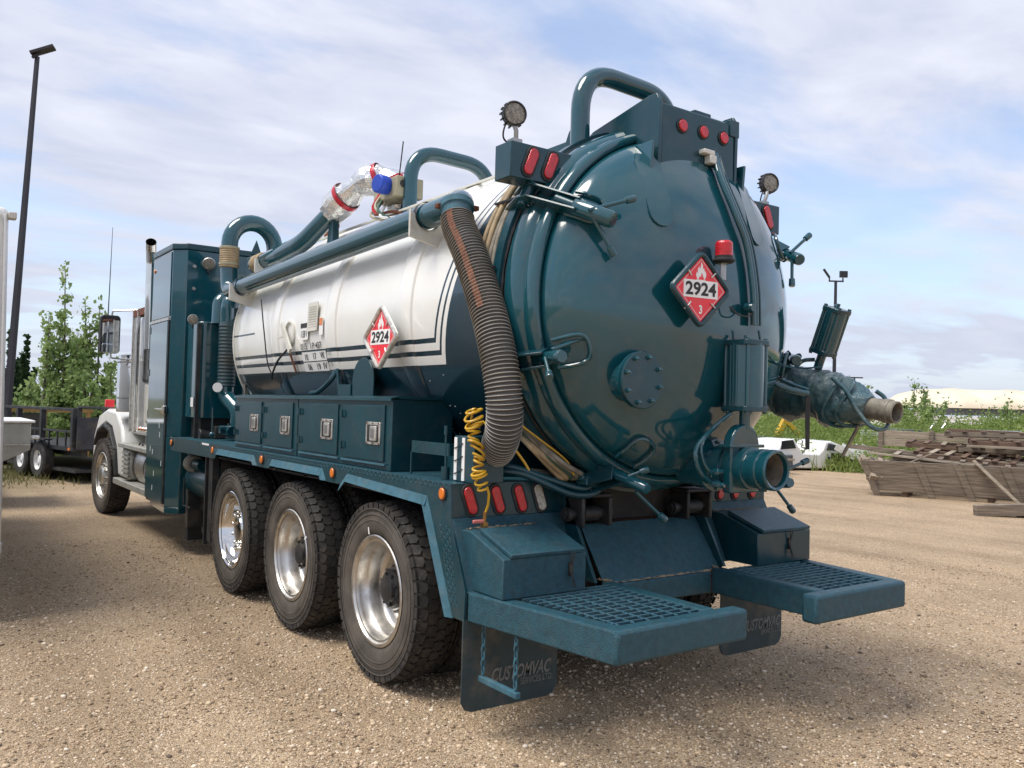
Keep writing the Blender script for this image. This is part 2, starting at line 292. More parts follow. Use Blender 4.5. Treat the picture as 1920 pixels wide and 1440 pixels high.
# ============================================================ GROUND
g = bpy.data.materials.new('gravel'); g.use_nodes = True; M['gravel'] = g
def gravel_nodes(m):
    nt = m.node_tree; N = nt.nodes; L = nt.links; b = N['Principled BSDF']; b.inputs['Roughness'].default_value = 0.9; b.inputs['Specular IOR Level'].default_value = 0.25
    tc = N.new('ShaderNodeTexCoord'); v = tc.outputs['Object']
    def vor(s, feat='F1'):
        n = N.new('ShaderNodeTexVoronoi'); n.inputs['Scale'].default_value = s; n.feature = feat; L.new(v, n.inputs['Vector']); return n
    def noi(s, d=5, r=0.6):
        n = N.new('ShaderNodeTexNoise'); n.inputs['Scale'].default_value = s; n.inputs['Detail'].default_value = d; n.inputs['Roughness'].default_value = r; L.new(v, n.inputs['Vector']); return n
    def ramp(f, stops):
        r = N.new('ShaderNodeValToRGB'); e = r.color_ramp.elements
        while len(e) < len(stops): e.new(0.5)
        for x, (p, c) in zip(e, stops): x.position = p; x.color = (*c, 1)
        L.new(f, r.inputs[0]); return r.outputs[0]
    def mixc(t, f, a, c):
        n = N.new('ShaderNodeMixRGB'); n.blend_type = t
        if isinstance(f, float): n.inputs[0].default_value = f
        else: L.new(f, n.inputs[0])
        L.new(a, n.inputs[1])
        if isinstance(c, tuple): n.inputs[2].default_value = (*c, 1)
        else: L.new(c, n.inputs[2])
        return n.outputs[0]
    v1 = vor(85); v2 = vor(190)
    sep = N.new('ShaderNodeSeparateColor'); L.new(v1.outputs['Color'], sep.inputs[0])
    sep2 = N.new('ShaderNodeSeparateColor'); L.new(v2.outputs['Color'], sep2.inputs[0])
    st = [(0.0, (0.11, 0.078, 0.052)), (0.16, (0.3, 0.22, 0.147)), (0.5, (0.53, 0.39, 0.25)), (0.82, (0.67, 0.515, 0.35)), (1.0, (0.78, 0.68, 0.55))]
    c1 = ramp(sep.outputs[0], st); c2 = ramp(sep2.outputs[0], st)
    mask = ramp(noi(30, 3).outputs['Fac'], [(0.44, (0, 0, 0)), (0.56, (1, 1, 1))])
    c = mixc('MIX', mask, c1, c2)
    big = ramp(noi(0.45, 6, 0.62).outputs['Fac'], [(0.3, (0.8, 0.77, 0.74)), (0.7, (1.2, 1.18, 1.14))])
    c = mixc('MULTIPLY', 0.9, c, big)
    mpt = N.new('ShaderNodeMapping'); mpt.inputs['Rotation'].default_value = (0, 0, R(-17)); mpt.inputs['Scale'].default_value = (1.5, 0.11, 1); L.new(tc.outputs['Object'], mpt.inputs[0])
    trk = N.new('ShaderNodeTexNoise'); trk.inputs['Scale'].default_value = 1.0; trk.inputs['Detail'].default_value = 5; L.new(mpt.outputs[0], trk.inputs['Vector'])
    c = mixc('MULTIPLY', 0.85, c, ramp(trk.outputs['Fac'], [(0.33, (0.76, 0.74, 0.71)), (0.5, (1.0, 1.0, 1.0)), (0.68, (1.16, 1.15, 1.13))]))
    fine = ramp(noi(2.6, 6).outputs['Fac'], [(0.4, (0, 0, 0)), (0.75, (0.5, 0.5, 0.5))])
    c = mixc('MIX', fine, c, (0.55, 0.405, 0.258))
    # weedy soil replaces gravel beyond the trucks
    sx = N.new('ShaderNodeSeparateXYZ'); L.new(v, sx.inputs[0])
    ma = N.new('ShaderNodeMath'); ma.operation = 'MULTIPLY_ADD'; L.new(noi(0.9, 6, 0.65).outputs['Fac'], ma.inputs[0]); ma.inputs[1].default_value = 7.0; L.new(sx.outputs['Y'], ma.inputs[2])
    xr = N.new('ShaderNodeMath'); xr.operation = 'MULTIPLY_ADD'; L.new(sx.outputs['X'], xr.inputs[0]); xr.inputs[1].default_value = -0.75; L.new(ma.outputs[0], xr.inputs[2])
    mr = N.new('ShaderNodeMapRange'); mr.inputs['From Min'].default_value = 18.5; mr.inputs['From Max'].default_value = 23.0; L.new(xr.outputs[0], mr.inputs[0])
    soil = ramp(noi(5.0, 6).outputs['Fac'], [(0.3, (0.1, 0.1, 0.04)), (0.7, (0.25, 0.2, 0.11))]); c = mixc('MIX', mr.outputs[0], c, soil)
    L.new(c, b.inputs['Base Color'])
    bp = N.new('ShaderNodeBump'); bp.inputs['Strength'].default_value = 0.85; bp.inputs['Distance'].default_value = 0.012; bp.invert = True
    ad = N.new('ShaderNodeMath'); ad.operation = 'ADD'; L.new(v1.outputs['Distance'], ad.inputs[0]); L.new(v2.outputs['Distance'], ad.inputs[1])
    L.new(ad.outputs[0], bp.inputs['Height'])
    bp2 = N.new('ShaderNodeBump'); bp2.inputs['Strength'].default_value = 0.5; bp2.inputs['Distance'].default_value = 0.12
    L.new(noi(1.6, 5).outputs['Fac'], bp2.inputs['Height']); L.new(bp.outputs[0], bp2.inputs['Normal']); L.new(bp2.outputs[0], b.inputs['Normal'])
gravel_nodes(g)
gm = MB()
XS = [-1500, -300, -60] + [-30+2*i for i in range(41)] + [90, 300, 1500]; YS = [-1500, -300, -60] + [-20+2*i for i in range(36)] + [90, 300, 1500]
def gz(x, y):
    if x < -40 or x > 62 or y < -30 or y > 56: return -0.02
    k = 0.02 if -3 < x < 3 and -2 < y < 14 else 0.05
    return -0.012 + k*0.35*(math.sin(x*0.9+y*0.37)+math.sin(y*0.71-x*0.3+1.3))*(0.0 if -2 < x < 2.2 and -1 < y < 13 else 1)
gm.add([(x, y, gz(x, y)) for y in YS for x in XS], [(j*len(XS)+i, j*len(XS)+i+1, (j+1)*len(XS)+i+1, (j+1)*len(XS)+i) for j in range(len(YS)-1) for i in range(len(XS)-1)])
ground = gm.build('gravel_yard', 'gravel'); ground['kind'] = 'structure'

# ============================================================ TRUCK
truck = thing('vacuum_truck', 'large dark teal and cream vacuum tank truck seen from its rear left corner', 'truck', (0, 5.0, 0))
T = truck
# --- tank paint: cream band with teal pinstripes on a teal barrel (flat livery)
def livery():
    m = bpy.data.materials.new('tank_livery_paint'); m.use_nodes = True; nt = m.node_tree; N = nt.nodes; L = nt.links; b = N['Principled BSDF']
    b.inputs['Roughness'].default_value = 0.2; b.inputs['Coat Weight'].default_value = 0.45; b.inputs['Coat Roughness'].default_value = 0.06
    tc = N.new('ShaderNodeTexCoord'); sp = N.new('ShaderNodeSeparateXYZ'); L.new(tc.outputs['Object'], sp.inputs[0])
    def mt(op, a, c=None):
        n = N.new('ShaderNodeMath'); n.operation = op
        for i, x in enumerate((a, c)):
            if x is None: continue
            if isinstance(x, (int, float)): n.inputs[i].default_value = x
            else: L.new(x, n.inputs[i])
        return n.outputs[0]
    z = sp.outputs['Z']; y = mt('ADD', sp.outputs['Y'], 5.0)
    yy = mt('ADD', y, mt('MULTIPLY', mt('SUBTRACT', z, 2.0), 0.34))     # rear edge leans forward with height
    def region(zl, yl): return mt('MULTIPLY', mt('GREATER_THAN', z, zl), mt('GREATER_THAN', yy, yl))
    white = region(1.958, 1.75)
    def frame_(z0, z1, y0, y1): return mt('MULTIPLY', region(z0, y0), mt('SUBTRACT', 1.0, region(z1, y1)))
    s1 = frame_(2.015, 2.046, 1.793, 1.817); s2 = frame_(2.093, 2.124, 1.862, 1.886)
    short = mt('MULTIPLY', mt('MULTIPLY', mt('GREATER_THAN', z, 2.318), mt('LESS_THAN', z, 2.336)), mt('GREATER_THAN', y, 5.12))
    dark = mt('MINIMUM', mt('ADD', mt('ADD', s1, s2), short), 1.0)
    w = mt('MULTIPLY', white, mt('SUBTRACT', 1.0, dark))
    no = N.new('ShaderNodeTexNoise'); no.inputs['Scale'].default_value = 1.6; no.inputs['Detail'].default_value = 6; L.new(tc.outputs['Object'], no.inputs['Vector'])
    cw = N.new('ShaderNodeValToRGB'); cw.color_ramp.elements[0].color = (0.81, 0.8, 0.735, 1); cw.color_ramp.elements[1].color = (0.87, 0.865, 0.82, 1); cw.color_ramp.elements[0].position = 0.35; cw.color_ramp.elements[1].position = 0.65; L.new(no.outputs['Fac'], cw.inputs[0])
    mx = N.new('ShaderNodeMixRGB'); L.new(w, mx.inputs[0]); mx.inputs[1].default_value = (0.005, 0.028, 0.044, 1); L.new(cw.outputs[0], mx.inputs[2])
    # thin chalky scratches
    mp = N.new('ShaderNodeMapping'); mp.inputs['Scale'].default_value = (9, 1.3, 14); L.new(tc.outputs['Object'], mp.inputs[0])
    sc = N.new('ShaderNodeTexNoise'); sc.inputs['Scale'].default_value = 3.0; sc.inputs['Detail'].default_value = 9; sc.inputs['Roughness'].default_value = 0.7; L.new(mp.outputs[0], sc.inputs['Vector'])
    rs = N.new('ShaderNodeValToRGB'); rs.color_ramp.elements[0].position = 0.66; rs.color_ramp.elements[1].position = 0.8; rs.color_ramp.elements[1].color = (0.3, 0.3, 0.3, 1); L.new(sc.outputs['Fac'], rs.inputs[0])
    mx2 = N.new('ShaderNodeMixRGB'); L.new(rs.outputs[0], mx2.inputs[0]); L.new(mx.outputs[0], mx2.inputs[1]); mx2.inputs[2].default_value = (0.4, 0.37, 0.3, 1)
    L.new(mx2.outputs[0], b.inputs['Base Color'])
    bn = N.new('ShaderNodeTexNoise'); bn.inputs['Scale'].default_value = 2.2; bn.inputs['Detail'].default_value = 3; L.new(tc.outputs['Object'], bn.inputs['Vector'])
    bp = N.new('ShaderNodeBump'); bp.inputs['Strength'].default_value = 0.13; bp.inputs['Distance'].default_value = 0.03; L.new(bn.outputs['Fac'], bp.inputs['Height']); L.new(bp.outputs[0], b.inputs['Normal']); L.new(bp.outputs[0], b.inputs['Coat Normal'])
    return m
M['livery'] = livery()
TZ, TR = 2.31, 1.05
YA = (0, -1, 0)
def tl(prof, n=96): return MB().lathe([(r, -y) for r, y in prof], (0, 0, TZ), YA, n)
# barrel with dished front head
prof = [(0.02, 6.12), (0.35, 6.1), (0.7, 6.02), (0.92, 5.9), (1.02, 5.79), (TR, 5.72)] + [(TR, 5.72-0.2*i) for i in range(1, 23)] + [(TR, 1.12)]
tank = tl(prof).build('tank', 'livery', T)
for y in (4.58, 3.38, 2.2):
    tl([(TR-0.01, y+0.105), (TR+0.014, y+0.09), (TR+0.018, y+0.07), (TR+0.018, y-0.07), (TR+0.014, y-0.09), (TR-0.01, y-0.105)]).build('rib', 'livery', tank, angle=25)
tl([(TR-0.02, 5.75), (TR+0.008, 5.75), (TR+0.008, 5.72), (TR-0.02, 5.72)]).build('front_edge_band', 'cream', tank)
tl([(TR-0.02, 1.30), (TR+0.012, 1.29), (TR+0.012, 1.13), (TR+0.055, 1.125), (TR+0.055, 1.06), (TR-0.03, 1.055)]).build('rear_flange', 'teal2', tank)
tl([(TR-0.02, 1.052), (TR+0.02, 1.05), (TR+0.02, 1.035), (TR-0.02, 1.03)]).build('gasket', 'rubber', tank)
# door: flange, round bead and dished head
dp = [(1.0, 1.03), (TR+0.03, 1.028), (TR+0.035, 1.0), (TR+0.03, 0.93), (TR+0.0, 0.905), (1.03, 0.895)]
for i in range(9):
    a = R(200-i*27); dp.append((1.012+0.03*math.cos(a-R(90)), 0.85+0.034*math.sin(a-R(90))-0.0))
dp = [(1.0, 1.03), (TR+0.03, 1.028), (TR+0.035, 1.0), (TR+0.03, 0.93), (1.045, 0.9), (1.05, 0.87), (1.045, 0.84), (1.03, 0.818), (1.008, 0.812), (0.99, 0.822), (0.985, 0.84)]
for i in range(1, 25):
    t = i/24*math.pi/2; dp.append((0.985*math.cos(t)+0.0005, 0.835-0.375*math.sin(t)))
door = tl(dp, 128).build('tank_door', 'teal', T, angle=50)
def domey(x, z, off=0.0):
    q = (x*x+(z-TZ)**2)/(0.985+off)**2
    return 0.835-(0.375+off)*math.sqrt(max(0.0, 1-q))
# bolted inspection cover
cx, cz, cyy = -0.555, 1.865, 0.525
MB().lathe([(0.115, -0.75), (0.115, -cyy-0.0), (0.15, -cyy-0.0), (0.15, -cyy+0.014)], (cx, 0, cz), YA, 40).build('neck', 'teal', door)
cov = MB().lathe([(0.15, -cyy+0.018), (0.152, -cyy+0.02), (0.152, -cyy+0.036), (0.148, -cyy+0.04)], (cx, 0, cz), YA, 48, cap1=True).build('inspection_cover', 'teal2', door, bevel=0.0)
for i in range(8):
    a = R(22.5+45*i+6); p = (cx+0.124*math.cos(a), 0, cz+0.124*math.sin(a))
    MB().lathe([(0.017, -cyy+0.04), (0.017, -cyy+0.043), (0.0125, -cyy+0.0435), (0.0125, -cyy+0.055), (0.006, -cyy+0.058), (0.006, -cyy+0.068)], p, YA, 6, cap1=True).build('bolt', 'teal', cov)
rgw = random.Random(8)
MB().tube([(0.987*math.cos(R(a)), 0.846+rgw.uniform(-0.002,0.002), TZ+0.987*math.sin(R(a))) for a in range(0, 360, 2)], [0.008+rgw.uniform(-0.0025,0.0025) for a in range(180)], 6, closed=True).build('weld_bead', 'teal', door)
MB().tube([(1.078*math.cos(R(a)), 1.056+rgw.uniform(-0.003,0.003), TZ+1.078*math.sin(R(a))) for a in range(0, 360, 2)], [0.009+rgw.uniform(-0.004,0.003) for a in range(180)], 6, closed=True).build('weld_bead', 'black', tank)
# hinge arm box on top of the door
hb = MB()
hb.box(-0.31, 0.31, 0.64, 1.05, 2.98, 3.44)
hinge = hb.build('hinge_arm', 'teal2', door, bevel=0.012)
for s in (-1, 1):
    MB().prism([(0.64, 2.95), (1.26, 3.12), (1.3, 3.34), (1.2, 3.40), (0.72, 3.49), (0.66, 3.49), (0.63, 3.44)], (s*0.32, 0, 0), (0, 1, 0), (0, 0, 1), -0.012, 0.012).build('side_plate', 'teal2', hinge, bevel=0.004)
    MB().cyl((s*0.33, 1.16, 3.27), (s*0.385, 1.16, 3.27), 0.045, n=20).cyl((s*0.385, 1.16, 3.27), (s*0.41, 1.16, 3.27), 0.024, n=6).build('pivot_pin', 'teal', hinge, bevel=0.004)
MB().box(-0.27, 0.27, 1.1, 1.75, 3.1, 3.36).box(-0.34, -0.31, 1.28, 1.7, 3.05, 3.40).box(0.31, 0.34, 1.28, 1.7, 3.05, 3.40).build('hinge_bracket', 'teal2', tank, bevel=0.008)
MB().box(-0.02, 0.12, 0.66, 0.8, 3.44, 3.465).box(0.26, 0.34, 0.63, 0.72, 3.36, 3.46).build('cap_plate', 'teal2', hinge, bevel=0.004)
for x in (-0.145, 0.03, 0.205):
    lg = MB().prism(circ2(0.044, 24), (x, 0.64, 3.335), (1,0,0), (0,0,1), 0.0, 0.008).build('marker_light', 'rubber', hinge, bevel=0.003)
    MB().prism(circ2(0.034, 24), (x, 0.64, 3.335), (1,0,0), (0,0,1), 0.006, 0.018).build('lens', 'red', lg, bevel=0.006)
# doubler plates on the dome beneath the hinge arm
for s in (-1, 1):
    bm_ = MB(); pl = [(-0.075, 0.10), (-0.04, 0.155), (0.04, 0.155), (0.075, 0.10)] + [(0.075*math.cos(R(-i*22.5)), -0.2+0.075*math.sin(R(-i*22.5))) for i in range(0, 9)]
    pts = [(s*0.40+a, 2.98+b) for a, b in pl]
    vs = [(x, domey(x, z, 0.012), z) for x, z in pts]; vi = [(x, domey(x, z, -0.02), z) for x, z in pts]; k = len(pts)
    cxm = (s*0.40, domey(s*0.40, 2.93, 0.014), 2.93)
    bm_.add(vs+vi+[cxm], [(i, (i+1) % k, k+(i+1) % k, k+i) for i in range(k)]+[(i, (i+1) % k, 2*k) for i in range(k)])
    bm_.build('doubler_plate', 'teal', door, angle=30)
    MB().prism([(0.64, 2.94), (0.9, 3.2), (0.62, 3.2)], (s*0.385, 0, 0), (0,1,0), (0,0,1), -0.01, 0.01).build('gusset', 'teal', hinge, bevel=0.004)
# clamps round the door: pivot lugs, fork, barrel nut and tommy bars
def clamp(ang, b0, b1, h1, h2, r=0.034):
    a = R(ang); er = Vector((math.cos(a), 0, math.sin(a))); et = Vector((-math.sin(a), 0, math.cos(a))); o = Vector((0, 0, TZ))
    g = MB()
    for s in (-1, 1):
        g.prism([(1.10, 1.2), (1.03, 1.2), (1.06, 1.06), (1.11, 0.95), (1.165, 0.93), (1.17, 1.0)], o+et*(s*0.052), er, (0,1,0), -0.009, 0.009)
    c = g.cyl(o+er*1.13+et*-0.085+Vector((0,0.975,0)), o+er*1.13+et*0.085+Vector((0,0.975,0)), 0.022, n=14).build('door_clamp', 'teal', T, bevel=0.004)
    b0, b1 = Vector(b0), Vector(b1); d = (b1-b0).normalized()
    f = MB()
    piv = o+er*1.13+Vector((0,0.975,0))
    for s in (-1, 1):
        f.bar(piv+et*(s*0.042), b0+et*(s*0.036)+d*0.03, 0.014, 0.09, er)
    f.cyl(piv+et*-0.06, piv+et*0.06, 0.035, n=16); f.build('fork', 'teal2', c, bevel=0.003)
    MB().cyl(b0-d*0.12, b0+d*0.02, r*0.62, n=16).build('threaded_rod', 'teal2', c)
    MB().lathe([(r*0.9, 0), (r, 0.006), (r, (b1-b0).length-0.012), (r*0.85, (b1-b0).length)], b0, d, 20, True, True).build('barrel_nut', 'teal', c)
    for h in (h1, h2):
        if h is None: continue
        p0, p1 = Vector(h[0]), Vector(h[1]); q = (p1-p0).normalized()
        MB().cyl(p0, p1-q*0.03, 0.0105, n=12).lathe([(0.0105, -0.055), (0.019, -0.05), (0.021, -0.01), (0.018, 0.0)], p1, q, 14, False, True).build('tommy_bar', 'teal', c)
    # handle-shaped stop plate on the door
    lp = []
    for q_, rr in ((-0.075, 0.985), (-0.078, 0.94), (-0.075, 0.89), (-0.05, 0.862), (0.0, 0.855), (0.05, 0.862), (0.075, 0.89), (0.078, 0.94), (0.075, 0.985)):
        pp = o+er*rr+et*q_; lp.append((pp.x, domey(pp.x, pp.z, 0.02), pp.z))
    MB().tube(smooth_path(lp, 5), 0.011, 8).build('stop_loop', 'teal', c)
clamp(150, (-0.871, 0.700, 2.771), (-0.779, 0.500, 2.676), ((-0.877, 0.580, 2.727), (-0.633, 0.500, 2.813)), ((-0.847, 0.580, 2.693), (-0.730, 0.540, 2.503)), 0.046)
clamp(199, (-0.974, 0.800, 1.968), (-0.997, 0.620, 1.969), ((-1.004, 0.700, 2.005), (-0.785, 0.660, 2.089)), ((-1.028, 0.720, 1.960), (-1.104, 0.580, 1.856)), 0.036)
clamp(245, (-0.465, 0.800, 1.355), (-0.435, 0.560, 1.284), ((-0.464, 0.680, 1.344), (-0.387, 0.600, 1.389)), ((-0.444, 0.640, 1.263), (-0.271, 0.580, 1.104)), 0.032)
clamp(30, (1.025, 0.800, 2.770), (0.910, 0.600, 2.691), ((0.919, 0.680, 2.747), (1.067, 0.640, 2.880)), ((0.910, 0.660, 2.706), (0.887, 0.640, 2.522)), 0.038)
clamp(341, (1.171, 0.860, 2.084), (1.060, 0.720, 2.060), None, ((1.124, 0.800, 2.080), (1.121, 0.740, 2.095)), 0.036)
clamp(295, (0.890, 0.800, 1.258), (0.824, 0.580, 1.279), ((0.760, 0.640, 1.326), (1.000, 0.580, 1.416)), ((0.762, 0.640, 1.242), (0.889, 0.600, 1.091)), 0.034)
# roll-over hoops
for y in (1.12, 3.2):
    k = MB().tube(fillet([(-0.5, y, 3.05), (-0.5, y, 3.73), (0.24, y, 3.71), (0.3, y, 3.05)], 0.26, 10), 0.058, 20).build('rollover_hoop', 'teal', tank)
    for s in (-1, 0.56):
        MB().prism([(0.0, 3.1), (0.16, 3.14), (0.05, 3.36), (0.0, 3.42)], (s*0.5, y+0.05, 0), (0,1,0), (0,0,1), -0.008, 0.008).build('gusset', 'teal2', k, bevel=0.003)
# light boxes either side of the door
for s in (-1, 1):
    lb = MB().box(min(s*0.62, s*1.13), max(s*0.62, s*1.13), 0.93, 1.08, 2.93, 3.125).build('light_box', 'teal2', T, bevel=0.006)
    for x in (-1.0, -0.865):
        oval_light(lb, (s*abs(x), 0.93, 3.03), (1,0,0), (0,0,1), 0.155, 0.058, 'red', tilt=-22*(-s) if s > 0 else -22)
    ln = MB().box(min(s*1.08, s*1.02), max(s*1.08, s*1.02), 0.98, 1.04, 3.125, 3.16).tube([(s*1.05, 1.0, 3.15), (s*1.06, 0.985, 3.2), (s*1.07, 0.99, 3.235)], 0.013, 8).build('light_bracket', 'steel', lb)
    d = Vector((-0.28, -0.95, -0.02)); c0 = Vector((s*1.075, 0.985, 3.29)) if s < 0 else Vector((1.09, 0.985, 3.29))
    wl = MB().lathe([(0.03, -0.05), (0.06, -0.04), (0.066, -0.015), (0.068, 0.012), (0.06, 0.016), (0.056, 0.01)], c0, d, 32, True).build('work_light', 'black', lb)
    MB().lathe([(0.057, 0.009), (0.03, 0.013), (0.004, 0.014)], c0, d, 28, False, True).build('lens', 'led', wl)
    for i in range(14):
        a = 2*math.pi*i/14; u, v, dd = frame(d); p = c0+(u*math.cos(a)+v*math.sin(a))*0.066
        MB().bar(p-dd*0.045, p-dd*0.012, 0.008, 0.012, u*math.cos(a)+v*math.sin(a)).build('cooling_fin', 'black', wl)
    MB().tube(smooth_path([c0-d.normalized()*0.05, c0+Vector((-0.04, 0.03, -0.07)), c0+Vector((-0.03, 0.05, -0.13)), c0+Vector((0.05, 0.06, -0.16))], 6), 0.005, 6).build('light_cable', 'rubber', lb)
# hazard placards
def placard(c, ex, ez, hs, parent, frame_mat, nm='placard_holder'):
    ex, ez = Vector(ex).normalized(), Vector(ez).normalized(); c = Vector(c); d1 = (ex+ez).normalized(); d2 = (ez-ex).normalized(); en = ex.cross(ez)
    s = hs/math.sqrt(2)
    h = MB().prism(rrect(s, s, 0.035, 5), c, d1, d2, -0.012, 0.0).build(nm, frame_mat, parent, bevel=0.004)
    rim = MB()
    rp = [c+d1*a+d2*b+en*0.006 for a, b in rrect(s-0.012, s-0.012, 0.03, 5)]; rim.tube(rp, 0.013, 8, closed=True); rim.build('rim', frame_mat, h)
    q = s*0.815
    pl = MB().prism(rrect(q, q, 0.008, 2), c, d1, d2, 0.001, 0.004).build('placard', 'redp', h)
    ln = MB(); a, b = q*0.925, q*0.905
    for i in range(4):
        cs = [(1,1),(-1,1),(-1,-1),(1,-1)]; p, n_ = cs[i], cs[(i+1) % 4]
        ln.add([c+d1*(p[0]*a)+d2*(p[1]*a)+en*0.0052, c+d1*(n_[0]*a)+d2*(n_[1]*a)+en*0.0052, c+d1*(n_[0]*b)+d2*(n_[1]*b)+en*0.0052, c+d1*(p[0]*b)+d2*(p[1]*b)+en*0.0052], [(0,1,2,3)])
    ln.build('border_line', 'print_w', pl, smooth=False)
    MB().prism([(-0.55*hs, -0.21*hs), (0.55*hs, -0.21*hs), (0.55*hs, 0.225*hs), (-0.55*hs, 0.225*hs)], c, ex, ez, 0.0045, 0.0056).build('number_panel', 'print_w', pl, smooth=False)
    text('2924', 'number', 'print_k', pl, c+ez*(0.01*hs)+en*0.0056, ex, ez, 0.34*hs, bold=0.03, wfit=0.98*hs, lift=0.0012)
    text('3', 'class_digit', 'print_w', pl, c-ez*(0.5*hs)+en*0.004, ex, ez, 0.22*hs, wscale=0.85, bold=0.03, lift=0.0016)
    fl = [(-0.13,0.26),(-0.165,0.36),(-0.14,0.44),(-0.105,0.385),(-0.11,0.5),(-0.06,0.59),(-0.055,0.5),(-0.02,0.55),(0.0,0.69),(0.05,0.6),(0.06,0.5),(0.085,0.54),(0.12,0.44),(0.135,0.47),(0.165,0.37),(0.13,0.27),(0.085,0.24),(0.1,0.32),(0.06,0.3),(0.05,0.38),(0.01,0.42),(0.0,0.34),(-0.04,0.3),(-0.06,0.34),(-0.08,0.24)]
    MB().prism([(x*hs, z*hs) for x, z in fl], c, ex, ez, 0.0042, 0.0056).build('flame_symbol', 'print_w', pl, smooth=False)
    MB().prism([(-0.15*hs, 0.225*hs), (0.15*hs, 0.225*hs), (0.15*hs, 0.24*hs), (-0.15*hs, 0.24*hs)], c, ex, ez, 0.0042, 0.0058).build('flame_bar', 'print_w', pl, smooth=False)
    for a_, b_ in ((1,0),(-1,0),(0,1),(0,-1)):
        p = c+d1*(a_*q*0.97)+d2*(b_*q*0.97); dr = d1*a_+d2*b_
        MB().tube([p+dr*0.035+en*0.004, p+dr*0.01+en*0.014, p-dr*0.022+en*0.008], 0.0045, 6).build('spring_clip', 'latch', h)
    return h
pc = Vector((-0.247, 0.385, 2.362))
ph = placard(pc, (1,-0.12,0.0), (0,0,1), 0.216, door, 'teal2')
MB().box(pc.x-0.05, pc.x-0.02, 0.39, 0.5, pc.z-0.03, pc.z+0.03).box(pc.x+0.05, pc.x+0.08, 0.39, 0.5, pc.z-0.03, pc.z+0.03).build('standoff', 'teal2', ph)
placard((-1.155, 2.33, 2.142), (0.06,-1,0), (0.03,0,1), 0.225, tank, 'latch')
# strobe beacon
bc = Vector((-0.046, 0.400, 2.549))
be = MB().lathe([(0.045, -0.02), (0.062, -0.008), (0.062, 0.0), (0.05, 0.006), (0.048, 0.02)], bc, (0,0,1), 32, True, True).build('strobe_beacon', 'black', door)
bl = [(0.047, 0.02)]
for i in range(6): bl += [(0.049, 0.022+i*0.012), (0.0475, 0.03+i*0.012)]
bl += [(0.046, 0.096), (0.038, 0.103)]
MB().lathe(bl, bc, (0,0,1), 32, False, True).build('lens', 'red', be)
MB().lathe([(0.0495, 0.004), (0.0505, 0.018)], bc, (0,0,1), 32).build('label_band', 'black', be)
MB().box(bc.x-0.022, bc.x+0.022, 0.40, 0.405, bc.z-0.11, bc.z-0.02).box(bc.x-0.022, bc.x+0.022, 0.38, 0.44, bc.z-0.022, bc.z-0.018).box(bc.x-0.02, bc.x+0.02, 0.405, 0.52, bc.z-0.11, bc.z-0.1).build('bracket', 'steel', be)
# cables down the dome
for i, (off, r, mt_) in enumerate(((0.02, 0.017, 'teal'), (0.018, 0.015, 'teal'), (0.016, 0.006, 'rubber'), (0.02, 0.008, 'teal2'))):
    dx = (-7, 3, 9, 15)[i]
    pts = [(0.189, 0.724, 3.344), (0.110, 0.575, 3.080), (0.158, 0.499, 2.856), (0.228, 0.468, 2.675), (0.266, 0.447, 2.429), (0.282, 0.448, 2.214)]
    P_ = [Vector(p)+Vector((dx*0.0026, -off*0.5, 0)) for p in pts]
    MB().tube(smooth_path(P_, 6), r, 10).build('door_cable', mt_, door)
MB().tube(smooth_path([(0.033, 0.420, 2.298), (0.087, 0.400, 2.256), (0.179, 0.400, 2.258), (0.240, 0.420, 2.317)], 6), 0.005, 6).build('placard_cable', 'rubber', door)
MB().tube(smooth_path([(0.236, 0.380, 2.176), (0.301, 0.400, 2.090), (0.622, 0.550, 2.018), (1.095, 0.720, 2.012), (1.299, 0.700, 2.029)], 6), 0.007, 6).build('air_line', 'teal', door)
MB().lathe([(0.03,0),(0.03,0.03),(0.022,0.05)], (0.204, 0.440, 2.306), (0,-1,0), 16, True, True).build('cable_gland', 'teal', door)
MB().box(0.0, 0.09, 0.595, 0.645, 3.2, 3.228).box(0.045, 0.1, 0.59, 0.64, 3.15, 3.199).build('cable_plug', 'cream', door, bevel=0.006)
# bottom outlet: elbow, knife gate valve, actuator and open camlock pipe
ox, oz = 0.14, 1.40
ov = MB().lathe([(0.13,-0.80),(0.13,-0.62),(0.15,-0.615),(0.15,-0.585),(0.115,-0.58),(0.115,-0.53),(0.128,-0.525),(0.128,-0.47),(0.115,-0.465),(0.115,-0.44)], (ox, 0, oz), YA, 36).build('outlet_valve', 'teal', door)
MB().prism([(-0.12,-0.14),(0.12,-0.14)]+[(0.12*math.cos(R(a)), 0.12+0.125*math.sin(R(a))) for a in range(0, 181, 15)], (ox, 0.44, oz), (1,0,0), (0,0,1), 0.0, 0.065).build('gate_body', 'teal', ov, bevel=0.012, seg=3)
MB().box(ox-0.145, ox+0.145, 0.36, 0.455, oz+0.112, oz+0.13).build('gate_flange', 'teal', ov, bevel=0.004)
MB().lathe([(0.118,-0.375),(0.118,-0.32),(0.106,-0.315),(0.106,-0.27),(0.112,-0.265),(0.112,-0.235),(0.106,-0.23),(0.112,-0.2),(0.112,-0.17),(0.104,-0.16),(0.092,-0.165),(0.088,-0.3)], (ox, 0, oz), YA, 40).build('camlock_pipe', 'teal', ov)
MB().lathe([(0.089,-0.19),(0.087,-0.36),(0.0,-0.362)], (ox, 0, oz), YA, 32).build('pipe_bore', 'pipe_g', ov)
for a in (90, 210, 330, 30, 150, 270):
    aa = R(a); p = (ox+0.134*math.cos(aa), 0.60, oz+0.134*math.sin(aa)); MB().cyl((p[0], 0.63, p[2]), (p[0], 0.57, p[2]), 0.011, n=6).build('bolt', 'teal', ov)
